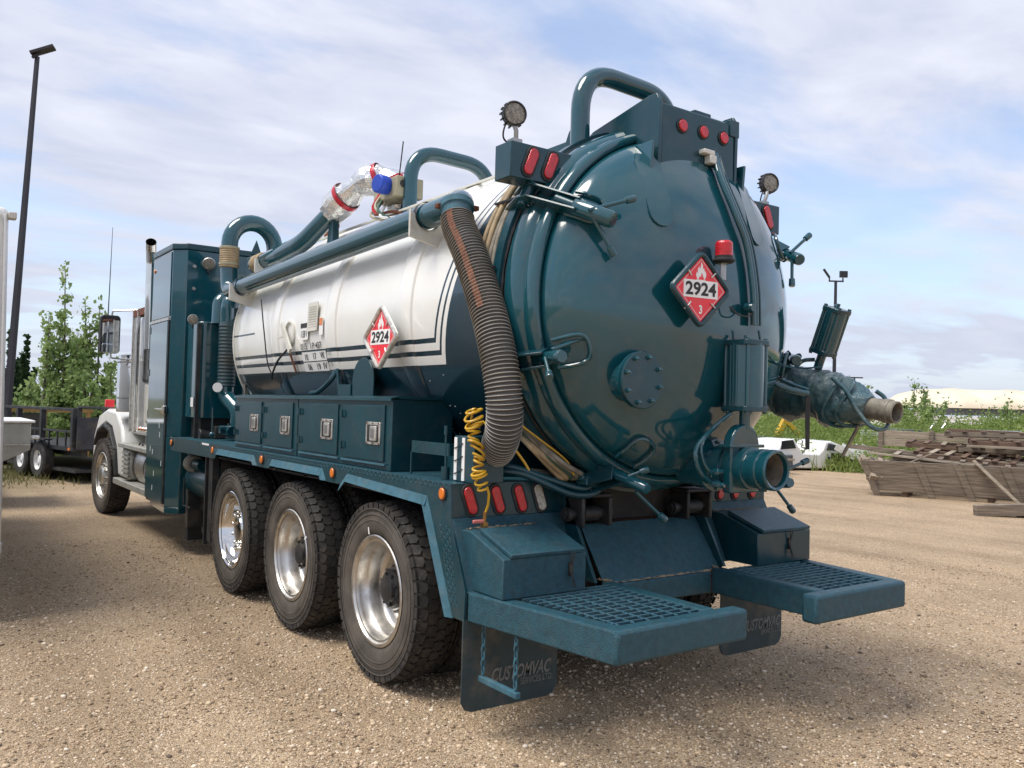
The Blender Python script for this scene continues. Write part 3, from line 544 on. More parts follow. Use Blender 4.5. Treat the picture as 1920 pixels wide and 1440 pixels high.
def actuator(p0, p1, r, parent):
    p0, p1 = Vector(p0), Vector(p1); d = (p1-p0).normalized(); u, v, _ = frame(d); L_ = (p1-p0).length
    a = MB().lathe([(r*0.99, 0.02), (r*0.99, L_-0.02)], p0, d, 24).build('actuator', 'teal', parent)
    s = r*0.98
    for h0, h1 in ((0, 0.03), (L_-0.03, L_)): MB().prism(rrect(s, s, r*0.35, 4), p0, u, v, h0, h1).build('end_cap', 'teal2', a, bevel=0.004)
    for i in range(4):
        q = R(45+90*i); o = (u*math.cos(q)+v*math.sin(q))*r*1.03; MB().cyl(p0+o+d*-0.012, p1+o+d*0.012, 0.012, n=10).build('tie_rod', 'teal', a)
    for i in range(3): MB().cyl(p0+u*(0.02*i-0.02)-v*r*0.98+d*0.03, p0+u*(0.02*i-0.02)-v*r*0.98+d*(L_-0.03), 0.006, n=6).build('air_channel', 'teal', a)
    MB().cyl(p0-d*0.1, p0, 0.03, n=14).cyl(p0-d*0.16, p0-d*0.02, 0.018, n=10).build('stem', 'teal', a)
    MB().cyl(p1-d*0.01, p1+d*0.03, 0.012, n=8).build('port_plug', 'teal', a)
    return a
actuator((0.155, 0.40, 1.715), (0.155, 0.40, 2.115), 0.105, door)
for i, dx in enumerate((0, 14)):
    MB().tube(smooth_path([(0.069, 0.420, 1.703), (-0.025, 0.460, 1.626), (-0.212, 0.420, 1.511), (-0.192, 0.420, 1.395), (-0.073, 0.440, 1.318)] if i == 0 else [(0.089, 0.430, 1.718), (0.009, 0.470, 1.635), (-0.160, 0.430, 1.539), (-0.160, 0.420, 1.438), (-0.057, 0.440, 1.356)], 8), 0.012, 8).build('air_line', 'teal', door)
MB().lathe([(0.02,0),(0.02,0.06),(0.013,0.065),(0.013,0.09)], (-0.059, 0.460, 1.316), (0.3,-1,-0.1), 8, True, True).build('air_fitting', 'teal', door)
MB().lathe([(0.02,0),(0.02,0.06),(0.013,0.065),(0.013,0.09)], (-0.070, 0.460, 1.375), (0.3,-1,0.1), 8, True, True).build('air_fitting', 'teal', door)
# right-hand inlet valve wrapped in plastic
wp = [(0.95,1.25,1.86),(1.18,1.14,1.9),(1.28,1.02,1.89),(1.3,0.9,1.86),(1.3,0.76,1.84),(1.3,0.68,1.83),(1.3,0.6,1.815),(1.3,0.5,1.79),(1.3,0.42,1.77),(1.3,0.34,1.75)]
wr = [0.12,0.16,0.185,0.19,0.16,0.17,0.18,0.145,0.12,0.085]
rng = random.Random(3); sp_ = smooth_path(wp, 7); sr = []
for i in range(len(sp_)):
    t = i/7; k = min(int(t), len(wr)-2); sr.append(wr[k]+(wr[k+1]-wr[k])*(t-k))
wm = MB().tube(sp_, sr, 40)
nv = []
for i, vv in enumerate(wm.v):
    ring = i//40; j = i % 40
    if ring < len(sp_):
        a = 2*math.pi*j/40; k = 1+0.08*math.sin(3*a+ring*0.31)+0.04*abs(math.sin(4*a-ring*0.5))-0.05*abs(math.sin(6*a+ring*0.42))+0.03*math.sin(11*a+ring*0.9)+rng.uniform(-0.02, 0.02)
        c_ = sp_[ring]; nv.append(tuple(c_+(Vector(vv)-c_)*k))
    else: nv.append(vv)
wm.v = nv
wv = wm.build('inlet_valve_wrap', 'wrap', T, angle=60)
for pp, rr in ((0.95, 0.178), (0.55, 0.165), (0.46, 0.14)):
    i = min(range(len(sp_)), key=lambda q: abs(sp_[q].y-pp)); MB().tube([sp_[i]+Vector((math.cos(R(15*k))*rr*1.02, 0.05*math.sin(R(30*k)), math.sin(R(15*k))*rr*1.02)) for k in range(24)], 0.012, 6, closed=True).build('tie_band', 'wrap', wv)
MB().lathe([(0.068,0.0),(0.07,0.16),(0.076,0.165),(0.076,0.2),(0.07,0.205),(0.07,0.24),(0.064,0.245),(0.056,0.24),(0.056,0.05)], (1.3,0.40,1.765), (0,-1,-0.13), 30).build('inlet_nozzle', 'pipe_g', wv)
MB().lathe([(0.057,0.20),(0.056,0.06),(0.0,0.055)], (1.3,0.40,1.765), (0,-1,-0.13), 24).build('nozzle_bore', 'rust', wv)
MB().tube(smooth_path([(1.12,0.5,1.95),(1.16,0.42,1.86),(1.19,0.36,1.74),(1.22,0.28,1.64),(1.3,0.24,1.63),(1.38,0.26,1.7),(1.4,0.3,1.82),(1.36,0.34,1.87)], 7), 0.014, 10).build('loose_hose', 'wrap', wv)
MB().tube(smooth_path([(0.767, 0.720, 1.946), (0.754, 0.660, 1.900), (0.824, 0.600, 1.862), (0.946, 0.550, 1.839)], 6), 0.02, 10).tube(smooth_path([(0.831, 0.720, 1.945), (0.905, 0.620, 1.892), (0.974, 0.570, 1.867)], 6), 0.014, 8).build('air_line', 'teal', wv)
MB().prism([(-0.016,0.0),(0.016,0.0),(0.012,-0.16),(0.014,-0.34),(-0.012,-0.34),(-0.016,-0.16)], (0.961, 0.560, 1.826), (0.8,-0.6,0), (0,0,1), 0.0, 0.006).build('hanging_strap', 'rubber', wv)
MB().tube([(0.942, 0.580, 1.542), (0.932, 0.580, 1.501), (0.971, 0.580, 1.488), (0.944, 0.580, 1.461)], 0.005, 6).build('strap_hook', 'steel', wv)
MB().bar((1.300, 0.419, 1.645), (1.320, 0.544, 1.442), 0.022, 0.012).build('pry_bar', 'pipe_g', wv)
actuator((1.3, 0.695, 2.115), (1.3, 0.585, 2.415), 0.075, wv)
MB().tube(smooth_path([(1.3,0.75,2.08),(1.26,0.82,2.07),(1.22,0.88,2.0),(1.2,0.95,1.99)], 6), 0.014, 8).build('air_line', 'teal', wv)

# --- long suction pipe on the left shoulder of the tank
P0, P1 = Vector((-1.085, 5.55, 2.79)), Vector((-1.045, 1.62, 2.905))
sp1 = MB().tube([P0, P1], 0.08, 28).build('suction_pipe', 'teal', T)
dE = (P1-P0).normalized()
for y in (5.42, 1.95):
    t = (y-P0.y)/(P1.y-P0.y); c = P0+(P1-P0)*t
    pl = [(-0.125, -0.14), (0.13, -0.2), (0.24, -0.02), (0.12, 0.01)] + [(0.088*math.cos(R(a)), 0.088*math.sin(R(a))) for a in range(0, -181, -20)] + [(-0.125, 0.03)]
    MB().prism(pl, c, (1,0,0), (0,0,1), -0.012, 0.012).build('saddle', 'cream', tank, bevel=0.003)
    MB().lathe([(0.092,-0.02),(0.092,0.02)], c, dE, 28).build('saddle_liner', 'rubber', sp1)
h0 = Vector((-1.13, 1.44, 2.84))
el = MB().tube(smooth_path([P1-dE*0.05, P1+dE*0.03, (-1.07,1.52,2.895), h0], 6), 0.082, 28).build('elbow', 'teal', sp1)
hd = Vector((-0.02, -0.42, -0.9)).normalized()
HP = smooth_path([(-1.12,1.475,2.86), (-1.145, 1.411, 2.736), (-1.160, 1.254, 2.548), (-1.165, 1.072, 2.252), (-1.165, 0.953, 1.994), (-1.150, 0.905, 1.755), (-1.120, 0.941, 1.601), (-1.060, 1.077, 1.486), (-0.960, 1.305, 1.437)], 40)
d0 = (HP[12]-HP[0]).normalized()
cp = MB().lathe([(0.085,-0.05),(0.1,-0.04),(0.1,0.0),(0.092,0.005),(0.088,0.012),(0.088,0.075),(0.082,0.08)], HP[0]+d0*0.02, d0, 32, True, True).build('hose_coupling', 'gritl', T, bevel=0.0)
for s in (-1, 1):
    u_, v_, _ = frame(d0); q = HP[0]+u_*(s*0.1)+d0*0.0
    MB().box(q.x-0.025, q.x+0.025, q.y-0.02, q.y+0.02, q.z-0.014, q.z+0.014).build('coupling_lug', 'rust', cp, bevel=0.005)
# corrugated hose body with wire ribs
acc = [0.0]
for i in range(1, len(HP)): acc.append(acc[-1]+(HP[i]-HP[i-1]).length)
def hpos(s):
    for i in range(1, len(acc)):
        if acc[i] >= s: return HP[i-1].lerp(HP[i], (s-acc[i-1])/(acc[i]-acc[i-1]))
    return HP[-1]
tot = acc[-1]; pitch = 0.0205; n_r = int((tot-0.09)/pitch); body = []; brad = []
for i in range(n_r*4):
    s = 0.085+i*pitch/4; body.append(hpos(s)); brad.append(0.0935+0.0045*math.cos(2*math.pi*i/4))
hose = MB().tube(body, brad, 28).build('suction_hose', M.setdefault('hose', mat('grey_black_hose', (0.06, 0.055, 0.049), 0.55, 0, 0, var=0.25, vscale=7, dirt=(0.16, 0.14, 0.11), dirt_amt=0.65, dscale=4, bump=0.1, bscale=60)), T, angle=80)
M['hwire'] = mat('hose_wire_rib', (0.34, 0.325, 0.29), 0.5, 0, 0, var=0.3, vscale=9, dirt=(0.10, 0.09, 0.075), dirt_amt=0.75, dscale=4)
wr_ = MB()
for i in range(n_r):
    s = 0.085+i*pitch; c = hpos(s); t = (hpos(s+0.01)-hpos(s-0.01)).normalized(); u_, v_, _ = frame(t)
    wr_.tube([c+(u_*math.cos(2*math.pi*j/28)+v_*math.sin(2*math.pi*j/28))*0.0975 for j in range(28)], 0.0024, 5, closed=True)
wr_.build('wire_ribs', 'hwire', hose, kind='stuff')
M['ostripe'] = mat('orange_print', (0.34, 0.15, 0.09), 0.6, var=0.35, vscale=40, dirt=(0.06,0.05,0.045), dirt_amt=0.7, dscale=30)
os_ = MB(); vs = []; cnt = 0
for i in range(int(n_r*4*0.4)):
    s = 0.09+i*pitch/4; c = hpos(s); t = (hpos(s+0.01)-hpos(s-0.01)).normalized()
    side = Vector((-0.62, -0.78, 0.15)); side = (side-t*side.dot(t)).normalized(); up_ = t.cross(side); rr = 0.0958+0.0045*math.cos(2*math.pi*i/4)
    wob = R(20); 
    for k in (-1, 0, 1): vs.append(c+(side*math.cos(wob+k*R(11))+up_*math.sin(wob+k*R(11)))*(rr+0.0015))
    cnt += 1
os_.add(vs, [(3*i+k, 3*i+k+1, 3*i+3+k+1, 3*i+3+k) for i in range(cnt-1) for k in (0, 1)])
os_.build('orange_stripe', 'ostripe', hose, smooth=True)
# --- front plumbing: loop, wrapped joints, riser hose
loop = MB().tube(fillet([P0, Vector((-1.09, 5.80, 2.78)), (-1.09, 5.84, 3.0)], 0.16, 10)+[Vector((-0.86-0.23*math.cos(R(a)), 5.84, 3.27+0.235*math.sin(R(a)))) for a in range(0, 181, 12)]+[Vector((-0.63, 5.84, 3.1))], 0.083, 24).build('pump_loop_pipe', 'teal', T)
jh = [(0.086,0.0)]
for i in range(9): jh += [(0.096,0.012+i*0.022),(0.092,0.022+i*0.022)]
jh += [(0.086,0.215)]
j1 = MB().lathe(jh, (-1.09, 5.84, 3.02), (0,0,1), 28).build('rubber_joint', 'tan', loop)
for z in (3.05, 3.21): MB().lathe([(0.099,0),(0.099,0.02)], (-1.09,5.84,z), (0,0,1), 28).build('hose_clamp', 'khaki', j1)
MB().lathe([(0.12,0),(0.12,0.03),(0.09,0.03)], (-0.63,5.84,3.18), (0,0,1), 24, True).build('loop_flange', 'teal', loop)
MB().box(-0.85,-0.45,5.7,6.05,2.85,3.18).prism([(-0.06,0),(0.06,0),(0,0.16)], (-0.86,5.72,3.16), (1,0,0), (0,0,1), -0.01, 0.01).build('relief_valve_housing', 'teal2', T, bevel=0.01)
vp = MB().tube(fillet([(-0.86,5.72,3.06), (-0.86,5.0,3.08), (-0.83,4.55,3.13), (-0.66,3.98,3.48)], 0.5, 10), 0.082, 24).build('vacuum_pipe', 'teal', T)
MB().lathe(jh, (-0.86,5.66,3.062), (0,-1,0.02), 28).build('rubber_joint', 'tan', vp)
for y in (5.4,): MB().prism([(-0.12,-0.13),(0.12,-0.13),(0.14,-0.02),(0.11,0.0)]+[(0.09*math.cos(R(a)),0.09*math.sin(R(a))) for a in range(0,-181,-20)]+[(-0.12,0.0)], (-0.86,y,3.075), (1,0,0), (0,0,1), -0.012, 0.012).build('saddle', 'cream', tank, bevel=0.003)
MB().lathe([(0.085,-0.03),(0.11,-0.02),(0.11,0.02),(0.085,0.03)], (-0.72,4.18,3.36), (0.15,-0.5,0.3), 24).build('pipe_flange', 'teal2', vp)
MB().prism([(-0.06,-0.3),(0.1,-0.3),(0.03,0.0),(-0.04,0.02)], (-0.72,4.15,3.27), (0,1,0), (0,0,1), -0.03, 0.03).build('pipe_post', 'teal2', vp, bevel=0.004)
# foil-wrapped elbow on top with red tape, blue plug and control box
fp = smooth_path([(-0.73,4.2,3.36), (-0.62,3.86,3.55), (-0.5,3.66,3.58), (-0.4,3.56,3.46), (-0.38,3.52,3.3), (-0.38,3.5,3.2)], 6)
fm = MB().tube(fp, [0.115+0.02*math.sin(i*0.9) for i in range(len(fp))], 24); rg = random.Random(5)
fm.v = [tuple(Vector(q)+Vector((rg.uniform(-1,1), rg.uniform(-1,1), rg.uniform(-1,1)))*0.009) for q in fm.v]
fo = fm.build('foil_wrapped_elbow', 'foil', T, angle=10)
for k, (i0, tl_) in enumerate(((3, 0.0), (11, 0.5), (15, -0.4))):
    c = fp[i0]; t = (fp[i0+1]-fp[i0-1]).normalized(); t = (t+Vector((0, 0, tl_))).normalized(); u_, v_, _ = frame(t)
    MB().lathe([(0.134,-0.022),(0.137,0.0),(0.134,0.022)], c, t, 20).build('tape_band', 'tape', fo)
MB().lathe([(0.07,0),(0.075,0.03),(0.075,0.1),(0.07,0.11)], (-0.62,3.35,3.44), (-0.5,-0.1,0), 20, True, True).build('blue_plug', 'blue', fo, bevel=0.006)
cb = MB().box(-0.62,-0.38,3.2,3.6,3.34,3.5).build('control_box', 'khaki', T, bevel=0.008)
MB().tube([(-0.55,3.3,3.5),(-0.55,3.29,3.54),(-0.53,3.28,3.8)], 0.005, 6).cyl((-0.56,3.22,3.44),(-0.56,3.19,3.44),0.03).build('antenna', 'rubber', cb)
for i, (m_, dz) in enumerate((('khaki',0),('green',0.02),('print_w',-0.03),('tape',0.04),('rust',0.0),('khaki',0.05))):
    q = random.Random(40+i); MB().tube(smooth_path([(-0.62+q.uniform(0,0.1),3.5,3.36+dz),(-0.68,3.44+q.uniform(-0.1,0.1),3.22+dz),(-0.6,3.3,3.16+q.uniform(0,0.08)),(-0.5,3.2+q.uniform(-0.1,0.1),3.2)], 5), 0.012, 7).build('loose_wire', m_, cb)
MB().lathe([(0.06,0.0),(0.06,0.2),(0.09,0.2),(0.09,0.25),(0.0,0.25)], (-0.3,5.2,3.25), (0,0,1), 20).build('vent_stub', 'rust', tank)
MB().tube([(-0.3,5.12,3.45),(-0.24,4.95,3.62)], 0.009, 6).sphere((-0.24,4.95,3.62), 0.02).build('dip_lever', 'rust', tank)
# catwalk strip on top edge with cream bracket
MB().bar((-0.56,5.6,3.23),(-0.56,1.5,3.23),0.03,0.012).build('top_trim', 'cream', tank)
MB().box(-0.2,0.2,2.4,2.7,3.34,3.42).build('top_hatch', 'cream', tank, bevel=0.01)
# riser hose and elbow in front of the tank
rp = MB().tube(fillet([(-0.62,6.5,2.55),(-0.62,6.5,2.78),(-0.92,6.35,2.78),(-0.92,6.35,2.5)], 0.12, 10), 0.085, 24).build('riser_pipe', 'teal', T)
MB().tube(fillet([(-0.7,6.7,2.3),(-0.78,6.62,2.79),(-0.95,6.55,2.79),(-0.97,6.5,2.5)], 0.12, 8), 0.085, 20).build('riser_elbow', 'teal', rp)
ch = []; k = 36
for i in range(k): ch += [(0.095 if i % 2 == 0 else 0.089, 0.012+i*0.0185)]
M['painted_hose'] = mat('half_painted_hose', (0.045, 0.05, 0.047), 0.4, 0, 0.2, col2=(0.006, 0.075, 0.098), vscale=2.2, bump=0.1, bscale=40)
MB().lathe([(0.085,0)]+ch+[(0.085,k*0.0185+0.02)], (-0.92,6.35,1.84), (0,0,1), 24).build('riser_hose', 'painted_hose', rp, angle=15)
MB().tube(fillet([(-0.92,6.35,1.86),(-0.92,6.35,1.74),(-0.86,6.1,1.6),(-0.86,6.1,1.42)], 0.16, 8), 0.082, 20).build('lower_pipe', 'teal', rp)
MB().lathe([(0.05,0),(0.05,0.02)], (-1.02,6.3,1.83), (-0.5,-0.85,0), 20, True, True).build('vacuum_gauge', 'print_w', rp)
pv = MB().lathe([(0.12,0),(0.12,0.03),(0.07,0.04),(0.07,0.08),(0.11,0.09),(0.11,0.12)], (-0.86,6.1,1.3), (0,0,1), 16, True, True).cyl((-1.05,6.1,1.4),(-0.7,6.1,1.4),0.04).cyl((-0.95,6.2,1.38),(-0.95,6.0,1.38),0.05).build('pump_valve', 'teal2', T)
for i in range(6):
    a = R(60*i); MB().cyl((-0.86+0.1*math.cos(a),6.1+0.1*math.sin(a),1.32),(-0.86+0.1*math.cos(a),6.1+0.1*math.sin(a),1.46),0.01,n=6).build('stud', 'teal', pv)
MB().cyl((-1.08,6.25,1.34),(-1.08,6.25,1.62),0.008,n=6).sphere((-1.08,6.25,1.34),0.03).build('valve_lever', 'teal', pv)
MB().cyl((-1.12,6.6,1.3),(-0.6,6.6,1.3),0.09).box(-1.0,-0.6,6.4,6.7,1.29,1.42).build('pump_casting', 'black', T, bevel=0.01)
# catch tank standing on the deck ahead of the barrel
ct = MB().prism(rrect(0.27,0.25,0.09,6), (-0.9,6.78,0), (1,0,0), (0,1,0), 1.5, 2.53).build('catch_tank', 'teal', T, bevel=0.01)
MB().box(-1.19,-1.15,6.5,6.53,1.29,2.5).box(-1.1,-0.7,6.6,6.95,1.29,1.5).build('catch_tank_stand', 'black', ct)
MB().box(-1.186,-1.182,6.6,6.7,1.62,1.72).build('warning_sticker', 'print_w', ct)
def worklight(c, d, r, parent, m='latch'):
    wl = MB().lathe([(r*0.5,-0.05),(r*0.95,-0.03),(r,0.0),(r*0.92,0.008)], c, d, 24, True).build('work_light', m, parent)
    MB().lathe([(r*0.9,0.004),(r*0.5,0.01),(0.003,0.011)], c, d, 24, False, True).build('lens', 'led', wl)
    MB().tube([Vector(c)-Vector(d).normalized()*0.03, Vector(c)+Vector((0,0.02,-r*1.3)), Vector(c)+Vector((0.02,0.06,-r*1.6))], 0.009, 6).build('bracket', 'black', wl)
    return wl
worklight((-1.243, 6.500, 2.538), (-0.3,-1,-0.1), 0.055, T)
worklight((-0.96,7.0,3.22), (-0.2,-1,-0.35), 0.07, T)
# dark actuator bracket beside the loop
MB().box(-1.0,-0.62,5.72,5.86,2.62,2.72).cyl((-1.0,5.74,2.56),(-0.75,5.4,2.6),0.03).box(-1.05,-0.85,5.76,5.84,2.5,2.62).build('tank_head_bracket', 'teal2', T, bevel=0.006)

# --- fittings on the left flank of the barrel
MB().lathe([(0.108,-0.03),(0.112,0.014),(0.095,0.022),(0.09,-0.005),(0.0,-0.008)], (-1.045,4.22,2.28), (-1,0,0.0), 28).build('sight_port', 'cream', tank)
MB().bar((-1.09,4.32,2.36),(-1.1,4.08,2.12),0.02,0.05).bar((-1.09,4.4,2.25),(-1.09,4.2,2.26),0.012,0.02).build('port_handle', 'cream', tank)
MB().tube(smooth_path([(-1.09,4.86,2.62),(-1.1,4.72,2.3),(-1.07,4.66,2.0),(-0.98,4.6,1.86)], 5), 0.006, 6).build('drain_wire', 'rubber', tank)
MB().tube(smooth_path([(-1.08,4.2,2.14),(-1.12,4.3,2.05),(-1.09,4.5,1.95),(-1.06,4.6,1.9)], 5), 0.009, 6).build('drain_hose', 'rubber', tank)
MB().bar((-1.063,4.19,2.12),(-1.015,4.15,1.95),0.004,0.04,(0,1,0)).build('rust_streak', 'rust', tank)
MB().prism(rrect(0.10,0.115,0.004,1), (-1.062,3.71,2.385), (0,-1,0), (0.03,0,1), 0.0, 0.006).build('certificate_plate', 'cream', tank)
for i in range(9): MB().box(-1.071,-1.07,3.63,3.78,2.30+i*0.02,2.304+i*0.02).build('text_line', 'khaki', tank)
MB().prism(rrect(0.075,0.068,0.003,1), (-1.06,3.88,2.275), (0,-1,0), (0,0,1), 0.0, 0.004).build('label_plate', 'print_w', tank)
MB().prism([(-0.075,0.03),(0.075,0.03),(0.075,0.068),(-0.075,0.068)], (-1.06,3.88,2.275), (0,-1,0), (0,0,1), 0.0045, 0.006).build('label_header', 'black', tank)
text('1138 V', 'label_text', 'print_k', tank, (-1.065,3.88,2.255), (0,-1,0), (0,0,1), 0.06, wfit=0.12, bold=0.01)
MB().prism(rrect(0.035,0.07,0.003,1), (-1.06,3.545,2.3), (0,-1,0), (0,0,1), 0.0, 0.004).build('small_placard', 'print_w', tank)
MB().prism(rrect(0.03,0.028,0.003,1), (-1.06,3.545,2.335), (0,-1,0), (0,0,1), 0.0045, 0.006).build('small_placard_top', 'amber', tank)
for s_, z, yc, wf in (('0115', 2.155, 3.93, 0.13), ('I P 437', 2.155, 3.68, 0.22), ('10', 2.068, 3.9, 0.06), ('17', 2.072, 3.73, 0.06), ('VK', 2.076, 3.575, 0.085), ('06', 1.988, 3.87, 0.075), ('19', 1.99, 3.69, 0.065), ('IV', 1.993, 3.56, 0.07)):
    xs = -math.sqrt((TR+0.0)**2-(z-TZ)**2); nx = Vector((xs,0,z-TZ)).normalized()
    ey_ = Vector((nx.z, 0, -nx.x)) if nx.x < 0 else Vector((0,0,1))
    if s_ in ('17','19'): MB().prism(rrect(0.24,0.038,0.002,1), (xs-0.003,3.75,z), (0,-1,0), ey_, 0.0, 0.002).build('inspection_decal', 'print_w', tank)
    text(s_, 'inspection_text', 'print_k', tank, Vector((xs-0.006,yc,z)), (0,-1,0), ey_, 0.052, wfit=wf, bold=0.012)
for z, yc in ((2.082,3.41),(2.0,3.405)):
    xs = -math.sqrt(TR**2-(z-TZ)**2); nx = Vector((xs,0,z-TZ)).normalized(); text('115', 'inspection_text', 'print_k', tank, Vector((xs-0.026,yc,z)), (0,-1,0), Vector((nx.z,0,-nx.x)), 0.03, wfit=0.07)
MB().prism([(-0.17,-0.14),(0.17,-0.14)]+[(0.17*math.cos(R(a)),0.02+0.17*math.sin(R(a))) for a in range(0,181,15)], (-1.03,2.82,1.84), (0,-1,0), (0,0,1), 0.0, 0.012).build('round_top_bracket', 'teal2', tank, bevel=0.003)
MB().box(-1.05,-0.95,3.0,3.22,1.76,1.84).tube(smooth_path([(-1.02,3.32,1.95),(-1.06,3.34,1.87),(-1.08,3.5,1.79),(-1.1,3.62,1.77)], 5), 0.02, 8).cyl((-1.02,3.31,1.96),(-1.02,3.25,1.76),0.012).build('valve_linkage', 'teal2', tank)
MB().cyl((-0.93,5.68,1.7),(-0.95,5.66,1.86),0.012).build('front_lug', 'steel', tank)
# scratches and chips on the teal part of the barrel
rg = random.Random(11)
for i in range(16):
    y = rg.uniform(1.35, 2.6); a = R(rg.uniform(-52, -22)); xs = -(TR+0.001)*math.cos(a); z = TZ+(TR+0.001)*math.sin(a)
    n_ = Vector((xs,0,z-TZ)).normalized(); et_ = Vector((0,-1,0)); eb_ = Vector((n_.z,0,-n_.x)); l = rg.choice((0.01,0.012,0.02,0.1 if i == 3 else 0.012)); hh = rg.uniform(0.003,0.008)
    MB().prism([(-l/2,-hh/2),(l/2,-hh/2),(l/2+0.002,hh/2),(-l/2,hh/2)], (xs,y,z), et_, eb_, 0.0, 0.0012).build('paint_chip', 'print_w', tank, smooth=False)
# hydraulic lines strapped to the barrel in front of the door flange
for i, (m_, r_) in enumerate((('tan',0.017),('tan',0.019),('green',0.012),('pipe_g',0.016),('pipe_g',0.015))):
    rr = TR+0.03+r_; pts = []
    for a in (132, 145, 160, 175, 190, 202, 214, 224):
        q = R(a); y = 1.27-0.033*i-0.0*a
        pts.append((rr*math.cos(q), y+0.02*math.sin(i*1.7+a*0.05), TZ+rr*math.sin(q)))
    pts += [(-0.78+0.02*i, 1.1-0.03*i, 1.45-0.01*i), (-0.66+0.03*i, 1.06-0.02*i, 1.33), (-0.62+0.02*i,1.05,1.305)]
    MB().tube(smooth_path(pts, 6), r_, 10).build('hydraulic_line', m_, tank)
for a in (150, 172):
    q = R(a); er = Vector((math.cos(q),0,math.sin(q))); MB().bar(Vector((0,1.3,TZ))+er*(TR+0.07), Vector((0,1.08,TZ))+er*(TR+0.07), 0.012, 0.012).build('line_strap', 'black', tank)
MB().tube(smooth_path([(-1.0,1.33,1.62),(-0.9,1.2,1.5),(-0.82,1.14,1.38),(-0.8,1.12,1.31)], 5), 0.008, 6).build('yellow_tube', 'yellow', tank)
MB().tube(smooth_path([(-0.98,1.2,1.7),(-0.85,1.05,1.56),(-0.66,0.99,1.42),(-0.6,0.98,1.33)], 5), 0.006, 6).build('yellow_tube', 'yellow', tank)
for i, pts in enumerate(([(-1.05,1.35,1.38),(-0.9,1.2,1.37),(-0.7,1.08,1.3),(-0.52,0.98,1.25),(-0.43,0.98,1.33),(-0.42,1.02,1.45)], [(-1.05,1.3,1.35),(-0.85,1.14,1.33),(-0.6,1.0,1.22),(-0.45,0.94,1.24),(-0.38,0.98,1.36)], [(-1.0,1.4,1.34),(-0.8,1.2,1.34),(-0.6,1.1,1.33),(-0.5,1.1,1.4),(-0.55,1.05,1.52)])):
    MB().tube(smooth_path(pts, 7), 0.02, 10).build('hydraulic_hose', 'teal2' if i < 2 else 'rubber', T)
# yellow coiled air hose
cpts = []; q0, q1 = Vector((-1.25,1.06,1.68)), Vector((-1.19,1.03,1.27)); n_t = 17; rg = random.Random(2)
for i in range(n_t*12+1):
    t = i/(n_t*12); a = 2*math.pi*i/12; c = q0.lerp(q1, t); loose = 0.6+0.4*min(1, abs(t-0.35)*3)
    rad = 0.03+0.007*math.sin(t*17)+(0.012 if 0.05 < t < 0.3 else 0); tilt = 0.55*math.sin(t*8+0.6)
    cpts.append(c+Vector((math.cos(a)*rad+0.01*math.sin(t*14), math.sin(a)*rad*0.9, math.cos(a)*rad*tilt+0.012*math.sin(t*31))))
cpts = [Vector((-1.16,1.2,1.62)), Vector((-1.2,1.12,1.69))]+cpts+[Vector((-1.15,1.02,1.24)), Vector((-1.14,1.04,1.18)), Vector((-1.145,1.06,1.13))]
ah = MB().tube(cpts, 0.0068, 8).build('coiled_air_hose', 'yellow', T)
MB().cyl((-1.145,1.06,1.14),(-1.147,1.065,1.05),0.012,0.009,n=10).box(-1.16,-1.13,1.05,1.08,1.06,1.085).build('brass_valve', M.setdefault('brass', mat('brass', (0.35,0.2,0.07), 0.4, 0.8, var=0.2, vscale=20)), ah)
MB().box(-1.22,-1.15,1.055,1.07,1.08,1.1).build('valve_lever', M.setdefault('pink', mat('faded_red_plastic', (0.55,0.16,0.14), 0.5, var=0.1, vscale=20)), ah, bevel=0.005)

# --- deck, skirts, lights
dk = MB().box(-1.3,1.3,1.16,6.95,1.25,1.285).build('deck', 'grit', T, bevel=0.004)
def skirt(s):
    pl = [(6.95,1.287),(6.95,1.14),(5.36,1.15),(5.27,1.25),(4.28,1.25),(4.19,1.165),(3.94,1.165),(3.85,1.245),(2.86,1.245),(2.79,1.16),(2.57,1.16),(2.45,1.24),(1.4,1.20),(1.1,0.59),(0.99,0.59),(0.985,0.75),(1.154,1.10),(1.154,1.287)]
    sk = MB().prism(pl, (s*1.3,0,0), (0,1,0), (0,0,1), -0.008, 0.008).build('skirt', 'teal2', T, bevel=0.002)
    for seg in ([(5.3,1.19),(5.27,1.25),(4.28,1.25),(4.2,1.17)], [(3.92,1.17),(3.85,1.245),(2.86,1.245),(2.8,1.165)], [(2.55,1.17),(2.45,1.24),(1.4,1.20),(1.1,0.585)]):
        lip = MB()
        for (a, b), (c, d) in zip(seg, seg[1:]):
            n_ = Vector((0, -(d-b), (c-a))).normalized()*-1
            if n_.z > 0: n_ = -n_
            e_ = Vector((0, c-a, d-b)).normalized()
            q = [Vector((s*1.308,a,b)), Vector((s*1.308,c,d))]; dn = Vector((s*0.02,0,-0.052)) if abs(d-b) < abs(c-a) else Vector((s*0.02,0.05,-0.0))
            vs = [q[0],q[1],q[1]+dn,q[0]+dn]; th = Vector((-s*0.008,0,0)); vs += [x+th for x in vs]
            lip.add(vs, [(0,1,2,3),(7,6,5,4),(0,4,5,1),(1,5,6,2),(2,6,7,3),(3,7,4,0)])
        lip.build('wheel_arch_lip', 'gritl', sk)
    for y in (6.9, 5.4, 4.065, 2.67, 1.225):
        g_ = MB().prism(circ2(0.036,20,1.15), (s*1.308,y,1.228), (0,-s*-1 if s > 0 else -1,0), (0,0,1), 0.0, 0.007).build('marker_light', 'rubber', sk)
        MB().prism(circ2(0.028,20,1.15), (s*1.308,y,1.228), (0,1 if s > 0 else -1,0), (0,0,1), 0.005, 0.018).build('lens', 'amber', g_, bevel=0.006)
    return sk
skl = skirt(-1); skirt(1)
